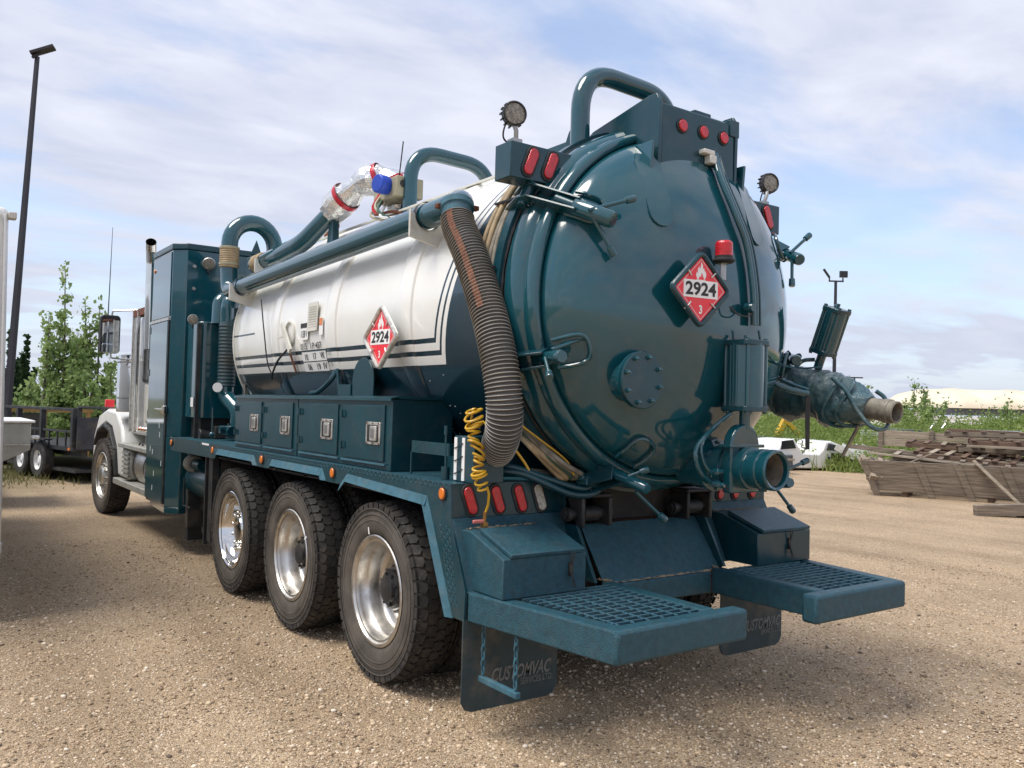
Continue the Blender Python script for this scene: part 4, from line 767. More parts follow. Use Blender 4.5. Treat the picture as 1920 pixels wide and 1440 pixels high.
# raised tread pattern of the left skirt and deck edge (checker plate)
tp = MB(); i = 0
for y in [1.2+0.028*k for k in range(134)]:
    for z in (1.262, 1.282):
        up_ = ((int(y/0.028)+int(z*50)) % 2)*2-1
        tp.bar((-1.3085,y-0.008,z-0.006*up_),(-1.3085,y+0.008,z+0.006*up_),0.003,0.004,(1,0,0))
for k in range(20):
    t = k/19; y = 1.14-0.1*t; z = 1.06-0.4*t
    for j in range(4):
        y2 = y+0.02+0.03*j*(1.0-0.4*t); up_ = ((k+j) % 2)*2-1
        tp.bar((-1.3085,y2-0.007,z-0.007*up_),(-1.3085,y2+0.007,z+0.007*up_),0.003,0.004,(1,0,0))
tp.build('checker_tread', 'grit', skl, kind='stuff')
MB().box(-1.31,-1.305,5.55,5.78,1.262,1.28).build('reflector_strip', 'print_w', skl)
for s in (-1, 1):
    x0, x1 = sorted((s*0.53, s*1.292))
    lp = MB().box(x0,x1,1.154,1.174,1.10,1.287).build('tail_light_panel', 'teal2', T, bevel=0.003)
    for k, xx in enumerate((1.185, 1.005, 0.85, 0.71)):
        oval_light(lp, (s*xx, 1.154, 1.192), (1,0,0), (0,0,1), 0.155, 0.055, 'red' if k < 3 else 'lensw', tilt=20 if s < 0 else -20)
    # sloping checker panel beneath the lamps
    MB().prism([(1.154,1.10),(0.98,0.735),(1.0,0.735),(1.174,1.10)], (s*0.91,0,0), (0,1,0), (0,0,1), -0.385, 0.385).build('rear_slope_panel', 'grit', T, bevel=0.002)
    MB().prism([(1.154,1.285),(0.84,0.74),(1.2,0.74),(1.3,1.285)], (s*0.535,0,0), (0,1,0), (0,0,1), -0.01, 0.01).build('inner_cheek_plate', 'teal2', T, bevel=0.002)
    # step platform: frame of channels and open bar grating
    o0, o1, i0, i1 = s*1.292, s*1.15, s*0.5, s*0.28
    def quad(pts, z0, z1, m_, nm, par, bv=0.01):
        return MB().prism([(x, y) for x, y in pts], (0,0,0), (1,0,0), (0,1,0), z0, z1).build(nm, m_, par, bevel=bv, seg=2)
    pf = quad([(o0,0.985),(o1,0.012),(o1-s*0.1,0.012),(o0-s*0.09,0.985)][::s], 0.5885, 0.7405, 'grit', 'step_platform', T)
    quad([(o1,0.0),(i1,0.0),(i1,0.1),(o1,0.1)][::s*-1], 0.5875, 0.742, 'grit', 'rear_channel', pf, 0.018)
    quad([(s*0.5,0.1),(s*0.41,0.1),(s*0.41,0.84),(s*0.5,0.84)][::s], 0.5885, 0.7405, 'grit', 'inner_channel', pf)
    gx0, gx1 = s*0.5, s*1.1
    for k in range(13):
        y = 0.13+k*0.054; xe = s*(1.055+0.105*(y/0.98)) ; p_ = MB()
        p_.bar((gx0,y,0.722),(xe,y,0.722),0.004,0.03); p_.tube([(gx0,y,0.738),(xe,y,0.738)],0.0038,5); p_.build('grating_bar', 'grit', pf, smooth=False)
    for k in range(6):
        x = s*(0.575+k*0.095); MB().bar((x,0.1,0.736),(x,0.8,0.736),0.005,0.006).build('cross_rod', 'gritl', pf, smooth=False)
    # tool box with sloping lid
    bx0, bx1 = sorted((s*1.25, s*0.71))
    tb = MB().prism([(0.73,0.7425),(1.06,0.7425),(1.125,1.045),(1.03,1.045),(0.73,0.945)], (bx0,0,0), (0,1,0), (0,0,1), 0.0, bx1-bx0).build('platform_toolbox', 'grit' if s < 0 else 'teal2', T, bevel=0.006)
    e1 = Vector((0,0.3,0.1)).normalized()
    lm = Matrix(((1,0,0),(0,e1.y,-e1.z),(0,e1.z,e1.y))).to_4x4(); lm.translation = Vector((0,0.73,0.945))
    MB().box(bx0+0.04,bx1-0.02,-0.008,0.3,0.004,0.026,lm).build('lid', 'grit', tb, bevel=0.004)
    xm = (bx0+bx1)/2+0.12*(1 if s < 0 else 0.0)+0.04
    la = MB().box(xm-0.012,xm+0.012,0.718,0.73,0.83,0.90).bar((xm-0.01,0.715,0.86),(xm+0.004,0.705,0.80),0.014,0.008).build('draw_latch', 'black', tb)
    MB().tube([(xm,0.712,0.89),(xm-0.014,0.708,0.95),(xm+0.014,0.708,0.95),(xm,0.712,0.89)],0.0032,6).build('latch_loop', 'black', la)
    MB().tube([(xm+0.004,0.704,0.81),(xm-0.006,0.7,0.77),(xm+0.014,0.7,0.77),(xm+0.01,0.704,0.81)],0.0028,6).build('latch_tail', 'black', la)
    # mud flap with raised lettering
    fx0, fx1 = sorted((s*1.31, s*0.68)); fm_ = [(x+fx0+0.315, z) for x, z in [(-0.315,0.6),(-0.315,0.17),(-0.29,0.13),(-0.25,0.115),(0.25,0.115),(0.29,0.13),(0.315,0.17),(0.315,0.6)]]
    M['flap'] = M.get('flap') or mat('mudflap_rubber', (0.028,0.05,0.056), 0.6, 0, 0, var=0.2, vscale=5, dirt=(0.17,0.135,0.1), dirt_amt=0.7, dscale=3, bump=0.1, bscale=50)
    mf = MB().prism(fm_[::-1], (0,1.0,0), (1,0,0), (0,0,1), 0.0, 0.01).build('mud_flap', 'flap', T, bevel=0.002)
    M['flapt'] = M.get('flapt') or mat('faded_lettering', (0.18,0.185,0.18), 0.6, 0, 0, var=0.25, vscale=20, dirt=(0.12,0.1,0.08), dirt_amt=0.6, dscale=14)
    fc = (fx0+fx1)/2+(0.07 if s < 0 else 0.1)
    text('CUSTOMVAC', 'lettering', 'flapt', mf, (fc,0.988,0.285), (1,0,0), (0,0,1), 0.075, wfit=0.40, bold=0.025, shear=0.3)
    text('SERVICES LTD.', 'lettering', 'flapt', mf, (fc+0.1,0.988,0.225), (1,0,0), (0,0,1), 0.035, wfit=0.22, bold=0.008)
# chain step under the left platform
cs = MB().bar((-1.222,0.95,0.30),(-1.218,0.62,0.30),0.03,0.03).build('chain_step', 'gritl', T, bevel=0.004)
for y in (0.93, 0.645):
    for k in range(7):
        z = 0.56-k*0.036; a = k % 2; u_ = Vector((0.011,0,0)) if a else Vector((0,0.011,0))
        MB().tube([Vector((-1.22,y,z))+u_*math.cos(R(q))+Vector((0,0,0.024*math.sin(R(q)))) for q in range(0,360,45)],0.0045,6,closed=True).build('chain_link', 'gritl', cs)
# centre apron, cross member, clevises
MB().prism([(1.09,1.03),(0.87,0.725),(0.885,0.725),(1.105,1.03)], (0.02,0,0), (0,1,0), (0,0,1), -0.47, 0.5).build('apron_plate', 'grit', T, bevel=0.002)
MB().box(-0.41,0.41,0.84,0.93,0.5885,0.72).build('cross_member', 'grit', T, bevel=0.01)
rgm = random.Random(14)
def mudline(p0, p1, r, nm, par):
    p0, p1 = Vector(p0), Vector(p1); n_ = 44
    MB().tube([p0.lerp(p1, i/n_)+Vector((0, rgm.uniform(-0.006,0.006), rgm.uniform(-0.003,0.002))) for i in range(n_+1)], [r*0.62*rgm.choice((0.15,0.5,0.8,1.2)) for _ in range(n_+1)], 6).build(nm, 'mud', par)
mudline((-0.40,0.868,0.722),(0.44,0.868,0.722),0.014,'mud_streak',T)
mudline((-1.24,1.105,1.048),(-0.76,1.12,1.05),0.010,'mud_streak',T)
mudline((0.74,1.12,1.05),(1.2,1.105,1.048),0.009,'mud_streak',T)
mudline((0.44,0.82,0.742),(0.5,0.97,0.742),0.012,'mud_streak',T)
mudline((-0.5,0.97,0.742),(-0.42,0.84,0.742),0.012,'mud_streak',T)
MB().box(-0.5,0.52,1.1,1.5,1.015,1.03).build('bed_plate', 'rust', T)
for s in (-1, 1):
    cx_ = s*0.43
    cl = MB().box(cx_-0.115,cx_-0.09,0.96,1.12,1.03,1.2).box(cx_+0.09,cx_+0.115,0.96,1.12,1.03,1.2).box(cx_-0.115,cx_+0.115,0.96,1.12,1.195,1.22).build('hinge_clevis', 'black', T, bevel=0.01)
    MB().cyl((cx_-0.16,1.04,1.1),(cx_+0.16,1.04,1.1),0.035,n=20).cyl((cx_-0.18,1.04,1.1),(cx_-0.15,1.04,1.1),0.042,n=20).cyl((cx_-0.195,1.04,1.1),(cx_-0.18,1.04,1.1),0.03,n=6).cyl((cx_-0.06,1.04,1.1),(cx_+0.06,1.04,1.1),0.045,n=20).build('clevis_pin', 'black', cl)
MB().box(-0.3,0.3,1.15,1.4,1.03,1.24).build('sub_frame_block', 'chassis', T, bevel=0.01)
# barrel cradle and lower bodywork
for y in (1.5, 3.0, 4.5): MB().prism([(-0.8,1.285),(0.8,1.285),(0.7,1.55),(0.45,1.42),(0,1.34),(-0.45,1.42),(-0.7,1.55)], (0,y,0), (1,0,0), (0,0,1), -0.05, 0.05).build('tank_cradle', 'teal2', T)
# long side tool locker with four doors
lk = MB().box(-1.24,-0.8,1.975,3.5,1.287,1.735).box(-1.24,-0.8,3.52,4.99,1.287,1.735).build('side_locker', 'teal2', T, bevel=0.004)
for a, b in ((1.96,3.505),(3.515,5.0)): MB().prism([(0,0.0),(-0.06,-0.012),(-0.062,-0.03),(-0.055,-0.03),(-0.05,-0.017),(0,-0.008)], (-1.2,a,1.755), (1,0,0), (0,0,1), -(b-a), 0).box(-1.2,-0.8,a,b,1.737,1.755).build('drip_lid', 'teal2', lk)
for y0, y1, hy in ((2.06,2.66,2.2),(2.76,3.42,2.93),(3.6,4.2,3.74),(4.3,4.92,4.46)):
    dr = MB().box(-1.252,-1.24,y0,y1,1.34,1.695).build('locker_door', 'teal2', lk, bevel=0.004)
    MB().box(-1.256,-1.24,y0-0.025,y1+0.025,1.318,1.33).build('door_sill', 'gritl', lk)
    lt = MB().prism(rrect(0.1,0.072,0.014,3), (-1.252,hy,1.515), (0,-1,0), (0,0,1), 0.0, 0.006).build('paddle_latch', 'latch', dr, bevel=0.002)
    MB().prism(rrect(0.08,0.054,0.008,3), (-1.258,hy,1.515), (0,-1,0), (0,0,1), 0.0, 0.0012).build('latch_recess', 'black', lt)
    MB().prism(rrect(0.042,0.047,0.006,3), (-1.259,hy-0.025,1.515), (0,-1,0), (0,0,1), 0.0, 0.014).build('latch_paddle', 'latch', lt, bevel=0.003)
    MB().prism(rrect(0.024,0.03,0.003,2), (-1.273,hy-0.025,1.515), (0,-1,0), (0,0,1), 0.0, 0.002).build('latch_pull', 'steel', lt)
    for dy in (-0.085,0,0.085):
        for dz in (-0.064,0.064): MB().cyl((-1.258,hy+dy,1.515+dz),(-1.262,hy+dy,1.515+dz),0.006,n=6).build('rivet', 'rust', lt)
    for z in (1.42,1.63): MB().prism([(0.03,-0.02),(0.03,0.02),(-0.06,0.008),(-0.06,-0.008)], (-1.252,y1-0.01,z), (0,-1,0) , (0,0,1), 0.0, 0.006).cyl((-1.262,y1+0.012,z-0.025),(-1.262,y1+0.012,z+0.025),0.012,n=10).build('hinge', 'teal2', dr)
# open bracket frame, antenna whip and battery box at the rear of the deck
MB().box(-1.2,-1.195,1.36,1.8,1.42,1.49).box(-1.2,-1.19,1.79,1.8,1.287,1.49).box(-1.2,-0.9,1.355,1.365,1.42,1.49).box(-1.0,-0.99,1.36,1.7,1.287,1.42).build('deck_bracket', 'teal2', T)
MB().cyl((-1.2,1.39,1.287),(-1.2,1.39,1.36),0.025,n=12).cyl((-1.2,1.39,1.36),(-1.2,1.395,1.56),0.007,n=8).cyl((-1.2,1.395,1.54),(-1.2,1.395,1.59),0.012,n=8).build('whip_antenna', 'teal2', T)
bx = MB().box(-1.2,-1.0,1.1,1.3,1.287,1.54).build('junction_box', 'teal2', T, bevel=0.005)
for y in (1.28,1.2):
    MB().box(-1.206,-1.2,y-0.014,y+0.014,1.295,1.53).build('edge_strip', 'print_w', bx, bevel=0.001)
for z in (1.33,1.4,1.47): MB().tube([(-1.209,1.285,z),(-1.212,1.24,z+0.012),(-1.209,1.2,z+0.03)],0.003,5).build('strip_wire', 'rubber', bx)
MB().lathe([(0.03,0),(0.03,0.02)], (-1.03,1.098,1.5), YA, 20, True, True).build('amber_reflector', 'amber', bx)

# --- wheels
def tyre_mesh(rad, w, prongs, rim_r, rows=4, depth=0.016):
    c = MB(); h = w/2; rb = rad-depth
    prof = [(rim_r, -h*0.80), (rim_r+0.015, -h*0.9), (rim_r+0.05, -h*0.99), ((rim_r+rad)/2, -h*1.0), (rad*0.90, -h*0.965), (rb-0.028, -h*0.93), (rb-0.012, -h*0.88), (rb, -h*0.78), (rb+0.003, 0), (rb, h*0.78), (rb-0.012, h*0.88), (rb-0.028, h*0.93), (rad*0.9, h*0.965), ((rim_r+rad)/2, h), (rim_r+0.05, h*0.99), (rim_r, h*0.8)]
    c.lathe(prof, (0,0,0), (1,0,0), 72, uref=(0,1,0))
    for k in range(1,4): c.lathe([((rim_r+rad)/2-0.05+0.035*k, -h*1.0), ((rim_r+rad)/2-0.048+0.035*k, -h*1.018), ((rim_r+rad)/2-0.043+0.035*k, -h*1.018), ((rim_r+rad)/2-0.041+0.035*k, -h*1.0)], (0,0,0), (1,0,0), 72, uref=(0,1,0))
    t = MB(); da = 2*math.pi/prongs
    def blk(poly, top=rad, bot=rb-0.006, sh=0.0):
        # poly: (x, angle) outline
        n = len(poly); vs = []
        for x, a in poly:
            k = top-sh*max(0, abs(x)/h-0.72)*0.12
            vs.append((x, k*math.cos(a), k*math.sin(a)))
        for x, a in poly: vs.append((x*0.995, bot*math.cos(a), bot*math.sin(a)))
        t.add(vs, [tuple(range(n)), tuple(range(2*n-1, n-1, -1))]+[(i, n+i, n+(i+1) % n, (i+1) % n) for i in range(n)])
    for k in range(prongs):
        a = k*da; g = 0.10*da
        for s in (-1, 1):
            o = a+(0 if s < 0 else da*0.5)
            blk([(s*h*0.985, o+g), (s*h*0.985, o+da-g), (s*h*0.62, o+da*1.12-g), (s*h*0.5, o+da*0.72), (s*h*0.5, o+da*0.3), (s*h*0.62, o+da*0.12+g)], sh=1.0)
            # shoulder step
            n0 = [(s*h*0.985, rad-0.01), (s*h*0.985, rb-0.05), (s*h*0.93, rb-0.05), (s*h*0.93, rad-0.01)]
            vs = [(x, r_*math.cos(o+q), r_*math.sin(o+q)) for q in (g, da-g) for x, r_ in n0]
            t.add(vs, [(0,1,2,3),(7,6,5,4),(0,4,5,1),(1,5,6,2),(2,6,7,3),(3,7,4,0)])
            o2 = a+(da*0.5 if s < 0 else 0.0)
            blk([(s*h*0.46, o2+da*0.2), (s*h*0.46, o2+da*0.8), (s*h*0.24, o2+da*1.02), (s*h*0.02, o2+da*0.8), (s*h*0.02, o2+da*0.2), (s*h*0.24, o2-da*0.02+g*0.6)])
    return c, t
CAR, TRD = tyre_mesh(0.552, 0.285, 46, 0.335)
def wheel(nm, axle_x, y, s, kind, parent):
    """s=-1: outer face towards -x"""
    e = bpy.data.objects.new(nm, None); scene.collection.objects.link(e); e.parent = parent; o = WOFF(parent)
    e.location = (axle_x-o[0], y-o[1], 0.548-o[2]); e.rotation_euler = (R(random.uniform(0,360)), 0, 0 if s < 0 else math.pi); OFFS[e.name] = (0,0,0)
    return e
WP = {}
def wheel_parts(e, kind):
    if kind in WP:
        for ch in WP[kind]:
            c = ch.copy(); scene.collection.objects.link(c); c.parent = e
            for g2 in ch.children:
                d = g2.copy(); scene.collection.objects.link(d); d.parent = c
        return
    ty = CAR.build('tyre', 'sidewall', e, angle=50); TRD.build('tread_blocks', 'tyre', ty, angle=20, kind='stuff')
    if kind == 'dish':      # deep dish outer dual
        rm = MB().lathe([(0.30,-0.118),(0.338,-0.125),(0.343,-0.13),(0.336,-0.136),(0.322,-0.134),(0.312,-0.12),(0.306,-0.09),(0.30,-0.06),(0.292,-0.045),(0.283,-0.03),(0.28,0.03),(0.272,0.05),(0.255,0.062),(0.24,0.066)], (0,0,0), (1,0,0), 64).build('rim', 'alu', e, angle=40)
        MB().lathe([(0.245,0.066),(0.2,0.058),(0.17,0.05),(0.12,0.05),(0.1,0.046)], (0,0,0), (1,0,0), 48).build('disc', 'alu', rm)
        for i in range(10):
            a = R(36*i); p = (0.055, 0.215*math.cos(a+R(18)), 0.215*math.sin(a+R(18))); MB().lathe([(0.024,-0.004),(0.022,0.0)], p, (-1,0,0), 16, False, True).build('hand_hole', 'black', rm) if i % 2 == 0 else None
            MB().cyl((0.05,0.143*math.cos(a),0.143*math.sin(a)),(0.02,0.143*math.cos(a),0.143*math.sin(a)),0.016,n=6).cyl((0.02,0.143*math.cos(a),0.143*math.sin(a)),(-0.012,0.143*math.cos(a),0.143*math.sin(a)),0.009,n=8).build('wheel_nut', 'steel', rm)
        MB().lathe([(0.118,0.05),(0.116,-0.02),(0.11,-0.035),(0.085,-0.04),(0.08,-0.06),(0.05,-0.066),(0.03,-0.066)], (0,0,0), (1,0,0), 32, False, True).build('hub', 'black', e)
        for i in range(8):
            a = R(45*i); MB().cyl((-0.035,0.098*math.cos(a),0.098*math.sin(a)),(-0.05,0.098*math.cos(a),0.098*math.sin(a)),0.01,n=6).build('hub_bolt', 'black', rm)
        MB().prism([(-0.006,-0.022),(0.006,-0.022),(0.006,0.022),(-0.006,0.022)], (-0.144,0.28,-0.24), (0,0.7,0.7), (0,0.7,-0.7), -0.001, 0.001).build('tyre_sticker', 'print_w', ty)
        MB().cyl((-0.1,0.0,0.302),(-0.1,0.0,0.29),0.01,n=10).build('valve_stem', 'steel', rm)
    elif kind == 'chrome':  # polished wheel with chrome nut cover
        rm = MB().lathe([(0.30,-0.118),(0.338,-0.125),(0.343,-0.13),(0.336,-0.136),(0.322,-0.134),(0.312,-0.12),(0.306,-0.09),(0.30,-0.06),(0.292,-0.045),(0.283,-0.03),(0.28,0.03),(0.255,0.062),(0.24,0.066)], (0,0,0), (1,0,0), 64).build('rim', 'chrome', e, angle=40)
        MB().lathe([(0.25,0.066),(0.2,0.055),(0.12,0.05),(0.1,0.046)], (0,0,0), (1,0,0), 48).build('disc', 'chrome', rm)
        hb_ = MB().lathe([(0.175,0.05),(0.17,0.0),(0.16,-0.01),(0.125,-0.012),(0.12,-0.05),(0.105,-0.07),(0.06,-0.078)], (0,0,0), (1,0,0), 36, False, True).build('hub_cover', 'chrome', e)
        for i in range(10):
            a = R(36*i); MB().lathe([(0.02,0.0),(0.019,0.05),(0.012,0.062)], (-0.01,0.147*math.cos(a),0.147*math.sin(a)), (-1,0,0), 10, False, True).build('nut_cap', 'chrome', hb_)
    elif kind == 'steer':
        rm = MB().lathe([(0.30,-0.118),(0.338,-0.125),(0.343,-0.13),(0.336,-0.136),(0.322,-0.134),(0.305,-0.11),(0.29,-0.09),(0.25,-0.085),(0.2,-0.1),(0.13,-0.1),(0.125,-0.13),(0.1,-0.15),(0.05,-0.155)], (0,0,0), (1,0,0), 64, False, True).build('rim', 'alu', e, angle=35)
        for i in range(10):
            a = R(36*i); MB().cyl((-0.09,0.165*math.cos(a),0.165*math.sin(a)),(-0.135,0.165*math.cos(a),0.165*math.sin(a)),0.015,n=6).build('wheel_nut', 'steel', rm)
            if i % 2: MB().lathe([(0.026,0.0),(0.022,0.003)], (-0.09,0.235*math.cos(a),0.235*math.sin(a)), (-1,0,0), 12, False, True).build('hand_hole', 'black', rm)
    else:
        MB().lathe([(0.34,-0.12),(0.3,-0.1),(0.29,0.1),(0.34,0.12)], (0,0,0), (1,0,0), 32).lathe([(0.295,0.0),(0.1,-0.01)], (0,0,0), (1,0,0), 32, False, True).build('rim', 'black', e)
    WP[kind] = list(e.children)
AX = (2.05, 3.48, 4.91)
for i, y in enumerate(AX):
    for s in (-1, 1):
        wheel_parts(wheel('wheel', s*1.15, y, s, '', T), 'dish' if i < 2 else 'chrome'); wheel_parts(wheel('wheel', s*0.815, y, s, '', T), 'inner')
for s in (-1, 1):
    fwz = wheel('wheel', s*1.14, 10.96, s, '', T); fwz.rotation_euler[2] += R(4); wheel_parts(fwz, 'steer')
# --- chassis
ch_ = MB().box(-0.47,-0.39,1.2,11.9,0.78,1.06).box(0.39,0.47,1.2,11.9,0.78,1.06)
for y in (1.3,2.7,4.2,5.7,7.2,8.8,10.2): ch_.box(-0.39,0.39,y,y+0.1,0.82,1.02)
ch_ = ch_.build('chassis_rails', 'chassis', T, bevel=0.004)
sf = MB().box(-0.42,-0.34,1.2,6.95,1.06,1.25).box(0.34,0.42,1.2,6.95,1.06,1.25)
for y in [1.4+0.6*i for i in range(10)]: sf.box(-1.28,1.28,y,y+0.06,1.16,1.25)
sf.build('deck_subframe', 'chassis', T)
for y in AX:
    a_ = MB().cyl((-0.7,y,0.548),(0.7,y,0.548),0.09,n=16).sphere((0,y,0.55),0.24,16,10,(0.9,1,1)).box(-0.5,-0.4,y-0.55,y+0.55,0.62,0.72).box(0.4,0.5,y-0.55,y+0.55,0.62,0.72).build('drive_axle', 'chassis', T)
    for s in (-1,1): MB().cyl((s*0.6,y+0.3,0.5),(s*0.6,y+0.3,0.7),0.09,n=14).build('brake_chamber', 'chassis', a_)
MB().box(-1.28,-0.7,1.5,5.6,1.155,1.17).build('inner_fender_plate', 'chassis', T)
# air tanks, filter and brackets between cabinet and first drive axle
MB().cyl((-0.95,6.95,0.82),(-0.95,6.2,0.82),0.2,n=24).sphere((-0.95,6.2,0.82),0.2,16,10,(1,0.4,1)).build('air_tank', 'teal2', T)
M['pf'] = mat('grimy_white_filter', (0.42,0.4,0.34), 0.6, var=0.15, vscale=9, dirt=(0.1,0.08,0.06), dirt_amt=0.6, dscale=8)
fl_ = MB().lathe([(0.085,0),(0.09,0.01),(0.09,0.16),(0.085,0.17)], (-1.1,6.9,1.0), (0,-1,0), 24, True, True).build('line_filter', 'pf', T)
MB().cyl((-1.1,6.73,1.0),(-1.1,6.45,1.0),0.06,n=16).cyl((-1.1,6.5,1.0),(-0.7,6.5,1.0),0.06,n=16).build('filter_pipe', 'teal2', fl_)
MB().box(-1.28,-1.22,5.5,5.62,0.35,1.15).box(-1.28,-1.24,5.72,5.75,0.3,1.15).box(-1.2,-0.6,5.5,5.52,0.3,1.15).build('fender_stay', 'black', T)
MB().box(-1.05,-0.9,5.95,6.6,0.28,0.34).tube([(-1.18,6.85,0.85),(-1.18,6.85,0.55),(-1.18,6.6,0.55)],0.01,6).box(-1.12,-0.5,6.9,7.0,0.3,1.1).build('lower_step', 'black', T, bevel=0.004)
MB().box(-1.0,1.0,6.3,6.9,0.5,0.75).box(-1.1,-0.5,6.95,7.05,0.15,0.9).build('belly_guard', 'chassis', T)

# --- tall equipment cabinet behind the cab
cpoly = [(-1.3,7.18),(-1.18,7.05),(0.9,7.05),(1.3,7.18),(1.3,8.05),(-1.3,8.05)]
cab_ = MB().prism(cpoly, (0,0,0), (1,0,0), (0,1,0), 1.28, 3.36).build('equipment_cabinet', 'teal', T, bevel=0.006)
MB().prism([(-1.312,7.17),(-1.185,7.038),(0.9,7.038),(1.312,7.17),(1.312,8.06),(-1.312,8.06)], (0,0,0), (1,0,0), (0,1,0), 3.362, 3.43).build('roof_cap', 'teal2', cab_, bevel=0.01)
MB().prism([(-1.3,7.18),(-1.18,7.05),(-0.75,7.05),(-0.75,8.05),(-1.3,8.05)], (0,0,0), (1,0,0), (0,1,0), 0.5, 1.278).prism([(-1.3,7.18),(-1.18,7.05),(-1.0,7.1),(-1.0,8.05),(-1.25,8.05)], (0,0,0), (1,0,0), (0,1,0), 0.43, 0.5).build('lower_cabinet', 'teal', cab_, bevel=0.006)
MB().box(-1.309,-1.3,7.22,8.03,2.62,3.34).build('upper_side_panel', 'teal', cab_, bevel=0.003)
sd_ = MB().box(-1.32,-1.301,7.24,8.03,0.53,2.57).build('side_door', 'teal', cab_, bevel=0.006)
MB().box(-1.322,-1.3,7.2,8.05,2.575,2.605).build('door_head_trim', 'latch', cab_)
MB().box(-1.318,-1.3,7.2,7.235,0.53,2.57).build('door_edge_seal', 'black', cab_)
hd_ = MB().lathe([(0.03,0),(0.03,0.02)], (-1.322,7.3,1.57), (-1,0,0), 14, True, True).bar((-1.335,7.18,1.57),(-1.355,7.5,1.575),0.03,0.03).box(-1.35,-1.31,7.16,7.24,1.52,1.62).build('door_handle', 'chrome', sd_, bevel=0.008)
for z in (3.18,2.93): MB().lathe([(0.022,0),(0.018,0.01)], (-1.1,7.048,z), YA, 12, True, True).build('panel_knob', 'steel', cab_)
for z in (0.8,1.2,2.0,2.5): MB().cyl((-1.322,8.03,z-0.04),(-1.322,8.03,z+0.04),0.012,n=8).build('hinge', 'steel', sd_)
rg = random.Random(21)
for i in range(7): y,z = rg.uniform(7.3,7.95), rg.uniform(0.6,1.6); MB().prism([(-0.01,-0.03),(0.01,-0.025),(0.012,0.02),(-0.006,0.035)], (-1.3205,y,z), (0,-1,0), (0,0,1), 0.0, 0.001).build('paint_chip', 'print_w', sd_, smooth=False)
MB().lathe([(0.028,0),(0.02,0.02)], (-1.302,7.95,3.2), (-1,0,0), 12, True, True).build('marker_light', 'amber', cab_)
# --- cab
cabw = MB().prism([(8.12,1.2),(8.12,2.75),(8.22,2.86),(9.35,2.86),(9.62,2.7),(9.95,1.98),(9.95,1.2)], (0,0,0), (0,1,0), (0,0,1), -1.12, 1.12).build('cab', 'white', T, bevel=0.05, seg=3)
wn = MB().prism(rrect(0.33,0.36,0.09,5), (-1.125,8.9,2.26), (0,-1,0), (0,0,1), -0.01, 0.012).build('side_window', 'rubber', cabw, bevel=0.006)
MB().prism(rrect(0.295,0.325,0.07,5), (-1.125,8.9,2.26), (0,-1,0), (0,0,1), 0.008, 0.016).build('pane', 'glass', wn)
wn = MB().prism(rrect(0.1,0.33,0.06,5), (-1.125,8.36,2.24), (0,-1,0), (0,0,1), -0.01, 0.012).build('quarter_window', 'rubber', cabw, bevel=0.006)
MB().prism(rrect(0.08,0.3,0.05,5), (-1.125,8.36,2.24), (0,-1,0), (0,0,1), 0.008, 0.016).build('pane', 'glass', wn)
MB().prism(rrect(0.18,0.23,0.02,3), (-1.125,8.86,1.63), (0,-1,0), (0,0,1), 0.0, 0.01).build('vent_panel', 'cream', cabw, bevel=0.004)
MB().box(-1.14,-1.132,8.72,8.79,1.6,1.66).box(-1.14,-1.132,8.72,8.86,1.45,1.48).box(-1.14,-1.132,8.8,8.86,1.48,1.55).build('vent_slot', 'black', cabw)
for y in (8.68,8.83,8.98):
    b_ = MB().lathe([(0.035,0),(0.03,0.06),(0.02,0.075)], (-1.13,y,1.3), (-1,0,0), 12, True, True).build('sill_lamp', 'chrome', cabw); MB().lathe([(0.024,0.0),(0.02,0.012)], (-1.205,y,1.3), (-1,0,0), 10, True, True).build('lens', 'amber', b_)
# exhaust stack behind a perforated shield
ex_ = MB().tube(fillet([(-1.235,8.45,2.3),(-1.245,8.45,3.38),(-1.275,8.36,3.53),(-1.30,8.26,3.6)], 0.12, 8), 0.062, 20, caps=False).build('exhaust_stack', 'chrome', T)
MB().lathe([(0.055,0.0),(0.05,-0.12),(0.0,-0.12)], (-1.302,8.255,3.602), (-0.25,-0.83,0.5), 20).build('stack_mouth', 'black', ex_)
sh = MB(); 
for i in range(3): 
    x0 = -1.2-0.02*i
M['perf'] = mat('perforated_shield', (0.45,0.44,0.42), 0.35, 0.8, var=0.6, vscale=70)
MB().box(-1.235,-1.2,9.42,9.45,1.25,2.86).box(-1.235,-1.2,9.14,9.17,1.25,2.86).build('shield_rail', 'latch', ex_)
pf_ = MB()
for k in range(64):
    for j in range(6): 
        y, z = 9.18+j*0.039, 1.3+k*0.024; pf_.box(-1.226,-1.222,y,y+0.03,z,z+0.011)
for j in range(7): y = 9.172+j*0.039; pf_.box(-1.2255,-1.2225,y,y+0.01,1.28,2.84)
pf_.build('perforated_sheet', 'latch', ex_, smooth=False, kind='stuff')
MB().box(-1.23,-1.15,8.6,9.46,2.76,2.86).build('shield_cap', 'rust', ex_, bevel=0.01)
MB().tube([(-1.24,8.95,1.45),(-1.26,9.0,1.9),(-1.26,9.02,2.5),(-1.24,9.0,2.75)],0.014,8).build('grab_rail', 'chrome', cabw)
